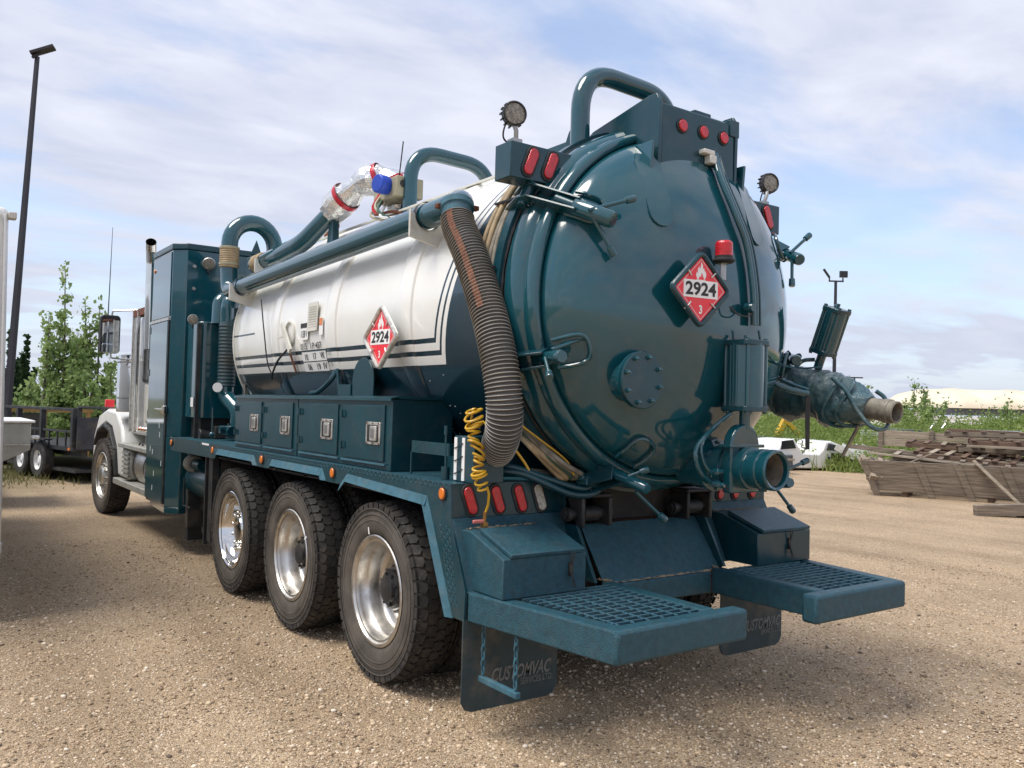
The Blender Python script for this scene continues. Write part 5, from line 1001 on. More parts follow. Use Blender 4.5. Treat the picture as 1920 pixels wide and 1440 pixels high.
# mirror on its arms
mr = MB().prism(rrect(0.125,0.255,0.05,5), (-1.47,9.6,2.535), (1,0.12,0), (0,0,1), -0.06, 0.0).build('door_mirror', 'black', T, bevel=0.012)
MB().prism(rrect(0.105,0.17,0.02,4), (-1.47,9.6,2.56), (1,0.12,0), (0,0,1), 0.0, 0.006).build('mirror_glass', 'mirror', mr)
MB().prism(rrect(0.105,0.06,0.02,4), (-1.47,9.6,2.345), (1,0.12,0), (0,0,1), 0.0, 0.012).build('convex_glass', 'mirror', mr, bevel=0.01)
MB().tube(fillet([(-1.45,9.65,2.78),(-1.45,9.65,2.85),(-1.1,9.45,2.88)],0.05),0.012,8).tube(fillet([(-1.45,9.65,2.28),(-1.45,9.65,2.22),(-1.1,9.5,2.2)],0.05),0.012,8).build('mirror_arm', 'chrome', mr)
MB().tube([(-1.5,9.65,2.78),(-1.485,9.65,3.97)],[0.008,0.003],6).build('cb_antenna', 'black', mr)
# air cleaner canister, hood and fender
ac = MB().lathe([(0.19,0),(0.2,0.01),(0.2,0.72),(0.19,0.74),(0.19,0.78),(0.12,0.8)], (-1.1,9.95,1.5), (0,0,1), 32, True, True).build('air_cleaner', 'chrome', T)
for z in (1.68,2.17): MB().lathe([(0.205,0),(0.207,0.01),(0.205,0.025)], (-1.1,9.95,z), (0,0,1), 32).build('strap', 'steel', ac)
hood = MB().prism([(9.9,1.15),(9.9,1.98),(11.7,1.78),(12.1,1.66),(12.15,1.1)], (0,0,0), (0,1,0), (0,0,1), -0.72, 0.72).build('hood', 'white', T, bevel=0.06, seg=3)
for s in (-1,1):
    fe = MB(); prof_ = [(9.62,0.62),(9.66,0.9),(9.9,1.3),(10.25,1.5),(10.9,1.53),(11.5,1.42),(11.85,1.1),(11.9,0.75),(11.78,0.75),(11.68,1.0),(11.4,1.22),(10.95,1.32),(10.5,1.26),(10.15,1.0),(9.98,0.62)]
    f_ = fe.prism(prof_, (s*0.97,0,0), (0,1,0), (0,0,1), -0.27, 0.27).build('front_fender', 'white', T, bevel=0.04, seg=3)
    arch = [(10.02,0.62),(10.16,0.96),(10.5,1.22),(10.95,1.29),(11.4,1.19),(11.66,0.97)]
    ar = MB()
    for k in range(len(arch)-1): ar.bar((s*1.2,arch[k][0],arch[k][1]),(s*1.2,arch[k+1][0],arch[k+1][1]),0.2,0.05,(1,0,0)) if False else ar.bar((s*1.2,arch[k][0],arch[k][1]),(s*1.2,arch[k+1][0],arch[k+1][1]),0.16,0.05)
    ar.build('fender_flare', 'rubber', f_, bevel=0.01)
    MB().box(s*1.2-0.06,s*1.2+0.06,10.92,10.99,1.55,1.66).build('fender_turn_lamp', 'redp', f_, bevel=0.01)
# fuel tank, steps, battery box
ft = MB().lathe([(0.27,0),(0.3,0.02),(0.3,1.3),(0.27,1.32)], (-0.93,8.1,0.82), (0,1,0), 36, True, True).build('fuel_tank', 'alu', T)
for y in (8.5,9.1): MB().lathe([(0.303,0),(0.307,0.02),(0.303,0.05)], (-0.93,y,0.82), (0,1,0), 36).build('tank_strap', 'rubber', ft)
MB().box(-1.26,-0.9,9.2,9.6,0.62,1.02).build('battery_box', 'plate', T, bevel=0.05)
for k in range(6): MB().box(-1.275,-1.26,9.22,9.58,0.65+k*0.06,0.68+k*0.06).build('box_louvre', 'plate', T)
MB().box(-1.3,-0.9,8.05,9.75,1.03,1.09).build('upper_step', 'plate', T, bevel=0.01)
MB().box(-1.3,-1.05,8.1,10.0,0.52,0.6).build('lower_step', 'plate', T, bevel=0.01)
MB().tube([(-1.2,8.75,1.1),(-1.2,8.85,1.14),(-1.2,8.95,1.1)],0.012,8).build('step_hook', 'black', T)
MB().box(-1.15,1.15,12.1,12.25,0.45,0.8).build('front_bumper', 'chrome', T, bevel=0.03)
MB().cyl((-0.9,10.96,0.55),(0.9,10.96,0.55),0.07).box(-0.5,0.5,9.9,11.8,0.6,1.15).build('front_axle', 'chassis', T)

# ============================================================ SURROUNDINGS
def leafmat(name, a, b):
    m = bpy.data.materials.new(name); m.use_nodes = True; nt = m.node_tree; N = nt.nodes; L = nt.links; p = N['Principled BSDF']; p.inputs['Roughness'].default_value = 0.55; p.inputs['Specular IOR Level'].default_value = 0.3
    tc = N.new('ShaderNodeTexCoord'); no = N.new('ShaderNodeTexNoise'); no.inputs['Scale'].default_value = 2.6; no.inputs['Detail'].default_value = 5; L.new(tc.outputs['Object'], no.inputs['Vector'])
    r = N.new('ShaderNodeValToRGB'); r.color_ramp.elements[0].position = 0.34; r.color_ramp.elements[1].position = 0.66; r.color_ramp.elements[0].color = (*a, 1); r.color_ramp.elements[1].color = (*b, 1); L.new(no.outputs['Fac'], r.inputs[0]); L.new(r.outputs[0], p.inputs['Base Color'])
    t = N.new('ShaderNodeBsdfTranslucent'); L.new(r.outputs[0], t.inputs[0]); mx = N.new('ShaderNodeMixShader'); mx.inputs[0].default_value = 0.5; L.new(p.outputs[0], mx.inputs[1]); L.new(t.outputs[0], mx.inputs[2]); L.new(mx.outputs[0], N['Material Output'].inputs[0])
    return m
M['leaf'] = leafmat('poplar_leaf', (0.17, 0.27, 0.08), (0.4, 0.5, 0.2))
M['leafd'] = leafmat('dark_leaf', (0.03, 0.065, 0.025), (0.06, 0.11, 0.045))
M['weed'] = leafmat('weed_green', (0.15, 0.22, 0.045), (0.35, 0.42, 0.13))
M['grass'] = leafmat('dry_grass', (0.09, 0.115, 0.035), (0.24, 0.22, 0.09))
M['verge'] = mat('weedy_soil', (0.11, 0.1, 0.05), 0.95, col2=(0.2, 0.16, 0.09), vscale=1.3, bump=0.5, bscale=20)
M['bank'] = mat('weedy_bank_soil', (0.07, 0.10, 0.028), 0.95, col2=(0.13, 0.16, 0.05), vscale=1.1, bump=0.5, bscale=12)
def leaf(mb, c, s, rg, up=0.0):
    d = Vector((rg.gauss(0,1), rg.gauss(0,1), rg.gauss(0,0.7)+up)).normalized(); u, v, w_ = frame(d)
    a = rg.uniform(0, 6.28); e = u*math.cos(a)+v*math.sin(a); f = w_.cross(e); c = Vector(c)
    mb.add([c-e*s*0.5, c+f*s*0.36, c+e*s*0.62, c-f*s*0.36], [(0,1,2,3)])
def sapling(loc, h, spread, stems, leaves, size, label, group, m='leaf', seed=0, base=0.12, taper=1.0):
    rg = random.Random(seed); t = thing('tree', label, 'tree', loc, group, local=True)
    tr = MB(); cr = MB()
    for k in range(stems):
        hh = h*(1 if k == 0 else rg.uniform(0.4, 0.93)); a = rg.uniform(0, 6.28); r_ = 0 if k == 0 else spread*rg.uniform(0.3, 1)
        top = Vector((math.cos(a)*r_, math.sin(a)*r_, hh)); b = Vector((math.cos(a)*r_*0.2, math.sin(a)*r_*0.2, -0.05)); mid = b.lerp(top, 0.5)+Vector((rg.uniform(-.1,.1), rg.uniform(-.1,.1), 0))
        path = smooth_path([b, mid, top], 6); tr.tube(path, [0.05*(1-i/len(path))+0.006 for i in range(len(path))], 6)
        nl = int(leaves/stems)
        for j in range(int(nl*0.22)):
            q = 1-0.55*rg.random()**1.4; p = path[0].lerp(path[-1], q) if False else path[min(len(path)-1, int(q*(len(path)-1)+rg.random()))]
            leaf(cr, p+Vector((rg.gauss(0,0.085), rg.gauss(0,0.085), rg.gauss(0,0.1))), size*rg.uniform(0.6, 1.3), rg)
        for tw in range(int(hh*7)):
            q = rg.uniform(base, 0.98); p = path[min(len(path)-1, int(q*(len(path)-1)))]
            L_ = (0.1+spread*0.2*(1-q)**0.6*taper)*rg.uniform(0.4, 1.3); aa = rg.uniform(0, 6.28); e_ = p+Vector((math.cos(aa)*L_, math.sin(aa)*L_, L_*rg.uniform(0.3, 1.1)))
            tr.tube([p, e_], [0.012, 0.003], 4)
            for j in range(int(nl/(hh*7))):
                s_ = rg.uniform(0.2, 1.08); c = p.lerp(e_, s_)+Vector((rg.gauss(0,0.07), rg.gauss(0,0.07), rg.gauss(0,0.07))); leaf(cr, c, size*rg.uniform(0.6, 1.3), rg)
    tr.build('trunk', 'bark', t); cr.build('crown', m, t, smooth=False)
    return t
# --- lamp posts
M['pole'] = mat('dark_bronze_pole', (0.035,0.033,0.04), 0.5, 0.3, 0, var=0.15, vscale=3, bump=0.03, bscale=20)
lpt = thing('lamp_post', 'tall dark tapered lamp post with one slanted head, left of the truck', 'lamp post', (-1.782, 19.159, 1.676)); pb, ptop = Vector((-1.799, 19.161, 0.743)), Vector((-1.480, 19.130, 9.335))
pb = pb-(ptop-pb).normalized()*0.6
MB().tube([pb, ptop], [0.095, 0.05], 4).build('pole', 'pole', lpt, smooth=False)
MB().bar(ptop+Vector((-0.12,0.05,0.04)), ptop+Vector((0.32,-0.12,0.26)), 0.26, 0.07).bar(ptop+Vector((-0.1,0,-0.05)), ptop+Vector((0.08,0,0.12)),0.06,0.06).build('lamp_head', 'pole', lpt, bevel=0.01)
b_ = Vector((*(34.509, 22.831), 0)); lp2 = thing('lamp_post', 'distant thin lamp post with two floodlight heads behind the inlet valve', 'lamp post', b_)
tp2 = Vector((34.513, 22.825, 8.472)); MB().tube([b_, tp2], [0.11, 0.07], 8).build('pole', 'pole', lp2)
rv = Vector((rt.x, rt.y, 0)); MB().bar(tp2-rv*0.35+Vector((0,0,0.02)), tp2+rv*0.4+Vector((0,0,0.02)), 0.07, 0.07).build('cross_arm', 'pole', lp2)
MB().bar(tp2-rv*0.32+Vector((0,0,0.05)), tp2-rv*0.32+Vector((0,0,0.22)), 0.05, 0.05).bar(tp2-rv*0.62+Vector((0,0,0.62)), tp2-rv*0.32+Vector((0,0,0.2)), 0.12, 0.08).build('lamp_head', 'pole', lp2)
MB().bar(tp2+rv*0.36+Vector((0,0,0.05)), tp2+rv*0.36+Vector((0,0,0.2)), 0.05, 0.05).bar(tp2+rv*0.2+Vector((0,0,0.38)), tp2+rv*0.58+Vector((0,0,0.38)), 0.14, 0.32).build('lamp_head', 'pole', lp2)
b_ = Vector((*(63.713, 40.292), 0)); lp3 = thing('lamp_post', 'far small lamp post with a flat T-shaped head on the skyline', 'lamp post', b_)
tp3 = Vector((63.671, 40.357, 5.047)); MB().tube([b_, tp3], 0.08, 8).build('pole', 'pole', lp3); MB().bar(tp3-rv*0.7, tp3+rv*0.7, 0.3, 0.1).build('lamp_head', 'pole', lp3)
# --- white trailer standing left of the truck
cx0, cy0 = -3.04, 4.8
ct_ = thing('cargo_trailer', 'white travel trailer whose rear corner edges into the picture at far left', 'trailer', (cx0-1.2, cy0+3, 0))
ct_.rotation_euler[1] = R(-0.9)
bd = MB().box(cx0-2.45, cx0, cy0, cy0+6.4, 0.38, 3.12).build('body', 'white', ct_, bevel=0.05, seg=3)
for k in range(4): MB().box(cx0-0.035-0.03*k, cx0-0.02-0.03*k, cy0-0.012, cy0+0.0, 0.42, 3.06).build('corner_rib', 'cream' if k % 2 else 'white', bd, bevel=0.003)
MB().box(cx0-0.005, cx0+0.05, cy0-0.02, cy0+0.08, 3.03, 3.08).build('awning_bracket', 'cream', bd, bevel=0.006)
MB().box(cx0-2.4, cx0-0.02, cy0-0.05, cy0+0.0, 0.40, 0.46).build('rear_bumper', 'plate', bd, bevel=0.008)
MB().box(cx0-0.12, cx0+0.0, cy0-0.06, cy0-0.012, 0.48, 0.56).build('tail_lamp', 'plate', bd, bevel=0.006)
for s in (-1, 1):
    for dy in (3.0, 3.9):
        wx = cx0-0.2 if s > 0 else cx0-2.25
        w_ = MB().lathe([(0.2,-0.1),(0.32,-0.1),(0.36,-0.07),(0.36,0.07),(0.32,0.1),(0.2,0.1)], (wx, cy0+dy, 0.35), (1,0,0), 28).build('wheel', 'tyre', ct_)
        MB().lathe([(0.21,-0.09),(0.1,-0.06),(0.21,0.09),(0.1,0.06)], (wx, cy0+dy, 0.35), (1,0,0), 20, False, True).build('rim', 'print_w', w_)
# --- aluminium tray of a service truck
sb = thing('service_truck_tray', 'grey aluminium checker plate service body tray beside the black utility trailer', 'truck bed', (-3.4, 12.4, 0))
xr_ = -2.05
b1 = MB().prism([(xr_-2.2,1.27),(xr_-2.2,0.66),(xr_-0.42,0.66),(xr_-0.02,0.86),(xr_-0.02,1.27)], (0,12.15,0), (1,0,0), (0,0,1), -1.8, 0.0).build('tray', 'plate', sb, bevel=0.01)
MB().box(xr_-2.2,xr_+0.03,12.11,14.0,1.272,1.31).build('top_lip', 'print_w', sb, bevel=0.012)
MB().box(xr_-2.2,xr_-0.02,12.138,12.15,0.93,0.945).build('seam', 'latch', b1)
MB().box(xr_-0.02,xr_+0.1,12.16,12.24,1.02,1.08).build('tail_lug', 'print_w', sb, bevel=0.02)
MB().box(xr_-2.0,xr_-0.5,12.3,17.0,0.5,0.68).build('chassis', 'chassis', sb)
MB().lathe([(0.2,-0.12),(0.36,-0.12),(0.4,-0.08),(0.4,0.08),(0.36,0.12),(0.2,0.12)], (xr_-1.9,13.6,0.4), (1,0,0), 28, True, True).build('wheel', 'tyre', sb)
# --- black utility trailer
ut = thing('utility_trailer', 'black tandem axle utility trailer with railed sides and white spoke wheels', 'trailer', (-0.5, 17.75, 0), local=True, rotz=R(14))
def u_(mb, nm, m_, par=ut, **k): return mb.build(nm, m_, par, **k)
u_(MB().box(-0.92,0.92,-1.9,2.4,0.62,0.7), 'deck_frame', 'black')
for x in (-0.92, 0.92):
    for y in (-1.85,-0.35,0.9,2.3): u_(MB().box(x-0.05,x+0.05,y-0.05,y+0.05,0.7,1.42), 'rail_post', 'black', bevel=0.006)
    u_(MB().box(x-0.04,x+0.04,-1.9,2.35,1.4,1.46), 'top_rail', 'black', bevel=0.006); u_(MB().box(x-0.02,x+0.02,-1.9,2.35,0.98,1.02), 'mid_rail', 'black')
    for y in (-1.5,-1.1,-0.7,0.0,0.45): u_(MB().box(x-0.012,x+0.012,y-0.02,y+0.02,0.7,1.0), 'baluster', 'black')
    for y in (-0.45,0.45):
        w_ = u_(MB().lathe([(0.2,-0.1),(0.33,-0.11),(0.375,-0.08),(0.38,0.0),(0.375,0.08),(0.33,0.11),(0.2,0.1)], (x*1.02,y,0.38), (1,0,0), 32), 'wheel', 'tyre')
        sgn = -1 if x < 0 else 1
        rm_ = u_(MB().lathe([(0.215,-0.09),(0.2,-0.06),(0.19,-0.02),(0.1,-0.035),(0.06,-0.07)], (x*1.02,y,0.38), (-sgn*-1*-1,0,0) if False else (1,0,0) if sgn < 0 else (-1,0,0), 28, False, True), 'rim', 'print_w', w_)
        for k in range(8):
            a = R(45*k); MB().lathe([(0.024,0.0),(0.02,0.004)], (x*1.02+sgn*0.034, y+0.145*math.cos(a), 0.38+0.145*math.sin(a)), (sgn,0,0), 8, False, True).build('spoke_hole', 'black', rm_)
    u_(MB().box(x*1.12-0.08,x*1.12+0.08,-0.95,0.95,0.8,0.83), 'mudguard', 'black')
u_(MB().box(-0.9,0.9,-1.98,-1.92,0.66,1.28), 'tail_gate', M.setdefault('gatep', mat('scuffed_black_panel', (0.03,0.033,0.042), 0.5, 0, 0, var=0.3, vscale=4, dirt=(0.16,0.13,0.09), dirt_amt=0.6, dscale=3)))
u_(MB().box(-0.9,0.9,-1.92,2.3,0.2,0.26).box(-0.7,-0.62,-1.8,3.6,0.5,0.62), 'under_frame', 'black')
M['mesh'] = mat('brown_mesh_panel', (0.07,0.06,0.045), 0.8, var=0.4, vscale=30)
u_(MB().box(-0.02,0.0,-1.6,0.2,0.72,1.0), 'brick_pallet', M.setdefault('brickr', mat('red_brick', (0.22,0.07,0.045), 0.85, var=0.3, vscale=9)))
u_(MB().lathe([(0.03,0),(0.03,0.02)], (-0.97,-1.8,0.66), (-1,0,0), 10, True, True), 'marker_lamp', 'amber')
wr2 = thing('wooden_rail_frame', 'yellow-brown timber rail frame behind the black utility trailer', 'frame', (-1.4, 21, 0), local=True, rotz=R(6))
for x in (-1.4,-0.75,0.6,1.6): MB().box(x-0.04,x+0.04,-0.04,0.04,0,1.36).build('post', M.setdefault('ywood', mat('yellow_timber', (0.36,0.2,0.06), 0.7, var=0.25, vscale=6)), wr2)
for z in (1.32,0.6): MB().box(-1.5,1.7,-0.05,0.03,z-0.04,z+0.04).build('rail', 'ywood', wr2)
MB().box(-0.7,0.55,0.0,0.02,0.66,1.26).build('mesh_panel', 'mesh', wr2)
# --- trees left
SG = 'saplings behind the black trailer'
sapling((*(-0.083, 23.999), 0), 5.25, 0.75, 6, 2500, 0.125, 'tallest slender poplar sapling rising above the black trailer', SG, seed=1)
sapling((*(0.597, 24.910), 0), 4.45, 0.5, 5, 1900, 0.125, 'poplar sapling with narrow twin tops nearest the door mirror', SG, seed=2)
sapling((*(0.985, 24.847), 0), 4.4, 0.5, 5, 1800, 0.125, 'leafy sapling partly hidden by the mirror and air cleaner', SG, seed=3)
sapling((*(-0.394, 24.039), 0), 3.9, 0.8, 6, 2000, 0.125, 'shorter bushy sapling left of the tallest poplar', SG, seed=4, base=0.04)
sapling((*(0.081, 23.471), 0), 2.5, 1.3, 11, 4200, 0.115, 'low dense bush at the foot of the poplars', SG, seed=5, base=0.02)
sapling((*(1.154, 23.801), 0), 2.4, 1.1, 8, 4400, 0.115, 'low leafy bush behind the white front fender', SG, seed=6, base=0.02)
sapling((*(-1.031, 22.100), 0), 2.0, 1.1, 8, 4200, 0.14, 'low bush between the lamp post and the poplars', SG, seed=7, base=0.02)
sapling((*(-1.530, 21.145), 0), 1.7, 0.9, 7, 2800, 0.13, 'small bush at the base of the dark lamp post', SG, seed=8, base=0.02)
for i, (u, d, h) in enumerate(((5.574, 86.764)+(7.0,), (4.237, 86.892)+(7.2,), (5.478, 92.803)+(5.0,))):
    sapling((u, d, 0), h, 0.9, 4, 2600, 0.42, ('far dark columnar tree just right of the lamp post', 'far dark columnar tree left of the lamp post', 'far low dark tree behind the lamp post')[i], 'far dark trees on the left skyline', m='leafd', seed=20+i, base=0.03, taper=0.6)
# --- trees right
sapling((*(31.192, 16.772), 0), 3.25, 0.9, 6, 2600, 0.11, 'tall sapling with sparse top in front of the tent building', 'saplings on the right bank', seed=31)
sapling((*(29.642, 15.441), 0), 2.5, 1.0, 6, 2200, 0.11, 'rounder sapling beside the tent end wall', 'saplings on the right bank', seed=32)
sapling((*(31.982, 19.370), 0), 3.0, 0.6, 4, 1000, 0.16, 'thin twig-like sapling above the inlet nozzle', 'saplings on the right bank', seed=33)
sapling((*(31.524, 20.092), 0), 3.4, 0.8, 5, 1300, 0.16, 'sparse sapling behind the wrapped inlet valve', 'saplings on the right bank', seed=34)
sapling((*(29.094, 12.055), 0), 2.4, 1.2, 7, 2000, 0.11, 'low bush below the tent near the right picture edge', 'saplings on the right bank', seed=35, base=0.03)
# --- verge and bank
rg = random.Random(4); vl = [(x, 19.4+0.02*x*x*(0.3 if x < 0 else 1)+rg.uniform(-0.5,0.5), 0.012) for x in [-40+0.8*i for i in range(76)]]+[(60,70,0.012),(-60,80,0.012)]
vg = MB().add(vl, [tuple(range(len(vl)))]).build('grass_verge', 'verge'); vg['kind'] = 'structure'
rg = random.Random(9); gb = MB()
def blade(mb, x, y, z, h, rg, w_=0.012):
    a = rg.uniform(0,6.28); lx, ly = rg.gauss(0,0.35)*h, rg.gauss(0,0.35)*h; wx, wy = math.cos(a)*w_, math.sin(a)*w_
    mb.add([(x-wx,y-wy,z),(x+wx,y+wy,z),(x+lx,y+ly,z+h)], [(0,1,2)])
for i in range(26000):
    x, y = rg.uniform(-9, 8), rg.uniform(14.5, 30)
    if y < 15.6+0.1*abs(x)+rg.random()**2*2.5-1.0: continue
    k = 1 if y > 17 else (y-14.5)/2.5
    if rg.random() > 0.35+0.65*k: continue
    blade(gb, x, y, 0, rg.uniform(0.05,0.22)*(0.5+0.5*k)*(1.6 if rg.random() < 0.06 else 1), rg)
gb.build('verge_grass', 'grass', smooth=False); o = bpy.data.objects['verge_grass']; o['kind'] = 'stuff'; 
bk = MB(); BX = 40; BY = 14; vs = []
o0 = Vector((*(19.355, 16.418), 0)); o1 = Vector((*(21.234, 7.558), 0)); al = (o1-o0); bl_ = al.length; al.normalize(); dp_ = Vector((fw.x+0.35*rt.x, fw.y+0.35*rt.y, 0)).normalized()
def bankz(s, t):
    return max(0.0, 1.38*min(1, t/9.0)**0.7)*(0.85+0.15*math.sin(s*0.7)+0.1*math.sin(s*1.9+1)) - 0.02
NB, ND = 50, 16
for j in range(ND):
    for i in range(NB):
        s = -14+(bl_+45)*i/(NB-1); t = 42*(j/(ND-1))**1.4; p = o0+al*s+dp_*t; vs.append((p.x, p.y, bankz(s, t)))
bk.add(vs, [(j*NB+i, j*NB+i+1, (j+1)*NB+i+1, (j+1)*NB+i) for j in range(ND-1) for i in range(NB-1)])
bo = bk.build('weed_bank', 'bank'); bo['kind'] = 'structure'
wd = MB(); rg = random.Random(17)
for i in range(100000):
    s = rg.uniform(-12, bl_+10); t = 14*rg.random()**1.5; p = o0+al*s+dp_*t; z = bankz(s, t)
    cl = 0.55+0.45*math.sin(s*1.3+math.sin(t*0.9)*2)*math.sin(s*0.37+t*0.8)
    leaf(wd, (p.x, p.y, z+abs(rg.gauss(0, 0.36))*(0.45+cl)), rg.uniform(0.05, 0.12), rg, 0.3)
for i in range(9000):
    s = rg.uniform(-12, bl_+10); t = rg.uniform(-0.6, 10); p = o0+al*s+dp_*t; blade(wd, p.x, p.y, bankz(s, max(0,t))-0.02, rg.uniform(0.2, 0.8), rg, 0.02)
wd.build('weed_cover', 'weed', smooth=False)['kind'] = 'stuff'
# --- tent building
M['tent'] = mat('cream_tent_fabric', (0.66,0.55,0.39), 0.6, 0, 0, col2=(0.76,0.69,0.56), vscale=0.12, dirt=(0.6,0.4,0.2), dirt_amt=0.3, dscale=0.15, bump=0.1, bscale=1.0)
tb0 = Vector((*(88.128, 48.130), 0)); tdir = Vector((rt.x, rt.y, 0)); tn = Vector((fw.x, fw.y, 0)).normalized()
te = thing('tent_building', 'long cream fabric-roofed shelter with rounded end on the right skyline', 'building', tb0)
pr = MB(); NA = 18; LN = 26; vs = []
for i in range(LN+1):
    s = 48*i/LN; e = min(1.0, math.sqrt(max(0.0, 1-(1-min(1, s/5.0))**2)))
    for j in range(NA+1):
        a = math.pi*j/NA; p = tb0+tdir*(s)+tn*(7-7*math.cos(a)*e); vs.append((p.x, p.y, 2.9+2.3*math.sin(a)*e+(0.02 if i % 4 == 0 else 0)))
pr.add(vs, [(i*(NA+1)+j, i*(NA+1)+j+1, (i+1)*(NA+1)+j+1, (i+1)*(NA+1)+j) for i in range(LN) for j in range(NA)]); pr.build('fabric_roof', 'tent', te)
for k in range(1, 7): 
    rb_ = MB().tube([tb0+tdir*(48*k/7)+tn*(7-7.02*math.cos(math.pi*j/18))+Vector((0,0,2.9+2.34*math.sin(math.pi*j/18))) for j in range(19)], 0.09, 6).build('roof_hoop', 'tent', te)
wl_ = MB(); p0_, p1_ = tb0+tdir*1.5, tb0+tdir*48
wl_.bar(p0_+tn*0.5+Vector((0,0,2.5)), p1_+tn*0.5+Vector((0,0,2.5)), 0.3, 0.8).build('container_wall', M.setdefault('dgrey', mat('dark_grey_steel', (0.09,0.1,0.11), 0.6, var=0.2, vscale=0.8)), te)
MB().bar(p0_+tn*0.3+Vector((0,0,1.4)), p1_+tn*0.3+Vector((0,0,1.4)), 0.3, 1.1).build('lower_wall', 'print_w', te)
b_ = Vector((*(78.614, 44.641), 0)); sr_ = thing('flat_roof_shed', 'low dark shed roof on the skyline left of the tent', 'building', b_); MB().bar(b_-tdir*3.2+Vector((0,0,2.55)), b_+tdir*3.2+Vector((0,0,2.3)), 4.0, 0.18).build('roof', 'dgrey', sr_); MB().bar(b_-tdir*3+Vector((0,0,1.2)), b_+tdir*3+Vector((0,0,1.2)), 3.6, 2.2).build('wall', 'print_w', sr_)
# --- weathered timber: crate, pallets, loose boards
cb0, cb1 = Vector((13.5,7.75,0)), Vector((15.55,2.9,0)); cd = (cb1-cb0).normalized(); cn = Vector((-cd.y, cd.x, 0)); cn = cn if cn.dot(fw) > 0 else -cn
Lc = (cb1-cb0).length
cr_ = thing('timber_crate', 'long grey weathered board crate with slanted stakes on the gravel', 'crate', cb0)
lean = Vector((0,0,0.75))-cd*0.30-cn*0.10
def cpt(s, n_, z): return cb0+cd*(s-0.30*(z/0.75)*1.0)+cn*(n_-0.10*z/0.75)+Vector((0,0,z))
for k in range(3):
    z0 = 0.12+0.215*k; MB().bar(cpt(0.02,0.03,z0+0.105), cpt(Lc,0.03,z0+0.105), 0.035, 0.214, lean).build('board', 'wood', cr_, bevel=0.004)
    MB().bar(cpt(0.02,1.1,z0+0.105), cpt(Lc,1.1,z0+0.105), 0.035, 0.214, lean).build('board', 'wood', cr_, bevel=0.004)
    MB().bar(cpt(0.05,0.05,z0+0.105), cpt(0.05,1.1,z0+0.105), 0.035, 0.208).build('end_board', 'wood', cr_, bevel=0.004)
for s in (0.08, 1.15, 1.9, 2.75, 3.8, 4.9): MB().bar(cpt(s,0.0,-0.02), cpt(s,0.0,0.77), 0.13, 0.05, cn).build('stake', 'wood', cr_, bevel=0.006)
for s in (0.6, 2.2, 3.5): MB().box(-0.05,0.05,-0.5,0.5,0,0.1,Matrix.Translation(cb0+cd*s+cn*0.55) @ Matrix.Rotation(math.atan2(cn.y,cn.x)-math.pi/2,4,'Z')).build('skid', 'wood3', cr_)
def pallet(loc, rz, tx, ty, label, group, m1='wood', L_=2.4, W_=1.1, n=7):
    t = thing('pallet', label, 'pallet', loc, group, local=True); t.rotation_euler = (tx, ty, rz)
    rg = random.Random(int(loc[0]*100)+int(loc[2]*77))
    for y in (-W_/2+0.05, 0, W_/2-0.05): MB().box(-L_/2,L_/2,y-0.045,y+0.045,0.0,0.1).build('stringer', m1, t, bevel=0.004)
    for k in range(n):
        x = -L_/2+0.07+(L_-0.14)*k/(n-1)+rg.uniform(-0.02,0.02); MB().box(x-0.05,x+0.05,-W_/2-rg.uniform(0,0.05),W_/2+rg.uniform(0,0.05),0.102,0.124).build('deck_board', rg.choice((m1,'wood2',m1)), t, bevel=0.003)
        if k % 3 == 0: MB().box(x-0.05,x+0.05,-W_/2,W_/2,-0.024,-0.002).build('base_board', m1, t, bevel=0.003)
    return t
PG = 'weathered pallets heaped behind the crate'
az_ = math.atan2(cd.y, cd.x)
def pp(s, n_, z): q = cb0+cd*(s-(0.7 if n_ > 0.2 else 0))+cn*n_; return (q.x, q.y, z)
pallet(pp(3.2,1.0,0.66), az_, R(3), R(4), 'lowest long pallet resting on the crate, sloping down to the right', PG, L_=4.4, n=11)
pallet(pp(3.6,1.6,0.75), az_+0.05, R(2), R(-1), 'broad pallet second from the bottom on the right of the heap', PG, L_=2.6)
pallet(pp(3.5,1.9,0.95), az_-0.08, R(-2), R(1), 'middle pallet of the stack on the right of the heap', PG, L_=2.5)
pallet(pp(3.7,1.8,1.13), az_+0.1, R(1), R(0.5), 'upper pallet of the stack on the right of the heap', PG, 'wood3', L_=2.6)
pallet(pp(2.2,2.2,1.0), az_+0.02, R(2), R(3), 'dark pallet tilting to the left in the middle of the heap', PG, 'wood3', L_=2.2)
pallet(pp(3.4,2.3,1.3), az_, R(-2), R(-0.5), 'topmost pallet of the heap with ragged board ends', PG, 'wood', L_=3.0, n=9)
pallet(pp(0.9,0.5,0.45), az_+0.6, R(30), R(10), 'small slatted pallet propped inside the left end of the crate', PG, 'wood2', L_=1.1, W_=0.8, n=6)
pallet(pp(4.9,1.2,0.8), az_-0.2, R(-4), R(-3), 'weathered pallet slipping off the right end of the heap', PG, 'wood3', L_=2.2)
pallet(pp(5.0,1.6,1.05), az_+0.15, R(3), R(2), 'greyish pallet highest at the right end of the heap', PG, 'wood', L_=2.2)
pallet(pp(2.4,1.4,0.82), az_-0.12, R(5), R(5), 'brown pallet under the long grey sloping beam', PG, 'wood3', L_=2.0)
uc = thing('upper_timber_box', 'low board box standing on the heap left of the brown beam', 'crate', pp(1.2,3.4,0))
for k in range(2): MB().bar(pp(0.3,3.3,1.08+0.2*k), pp(3.6,3.3,1.02+0.2*k), 0.04, 0.19).build('board', 'wood2', uc, bevel=0.004)
for s in (0.35, 1.5, 2.9): MB().bar(pp(s,3.25,0.1), pp(s,3.25,1.4), 0.11, 0.05, cn).build('stake', 'wood', uc, bevel=0.004)
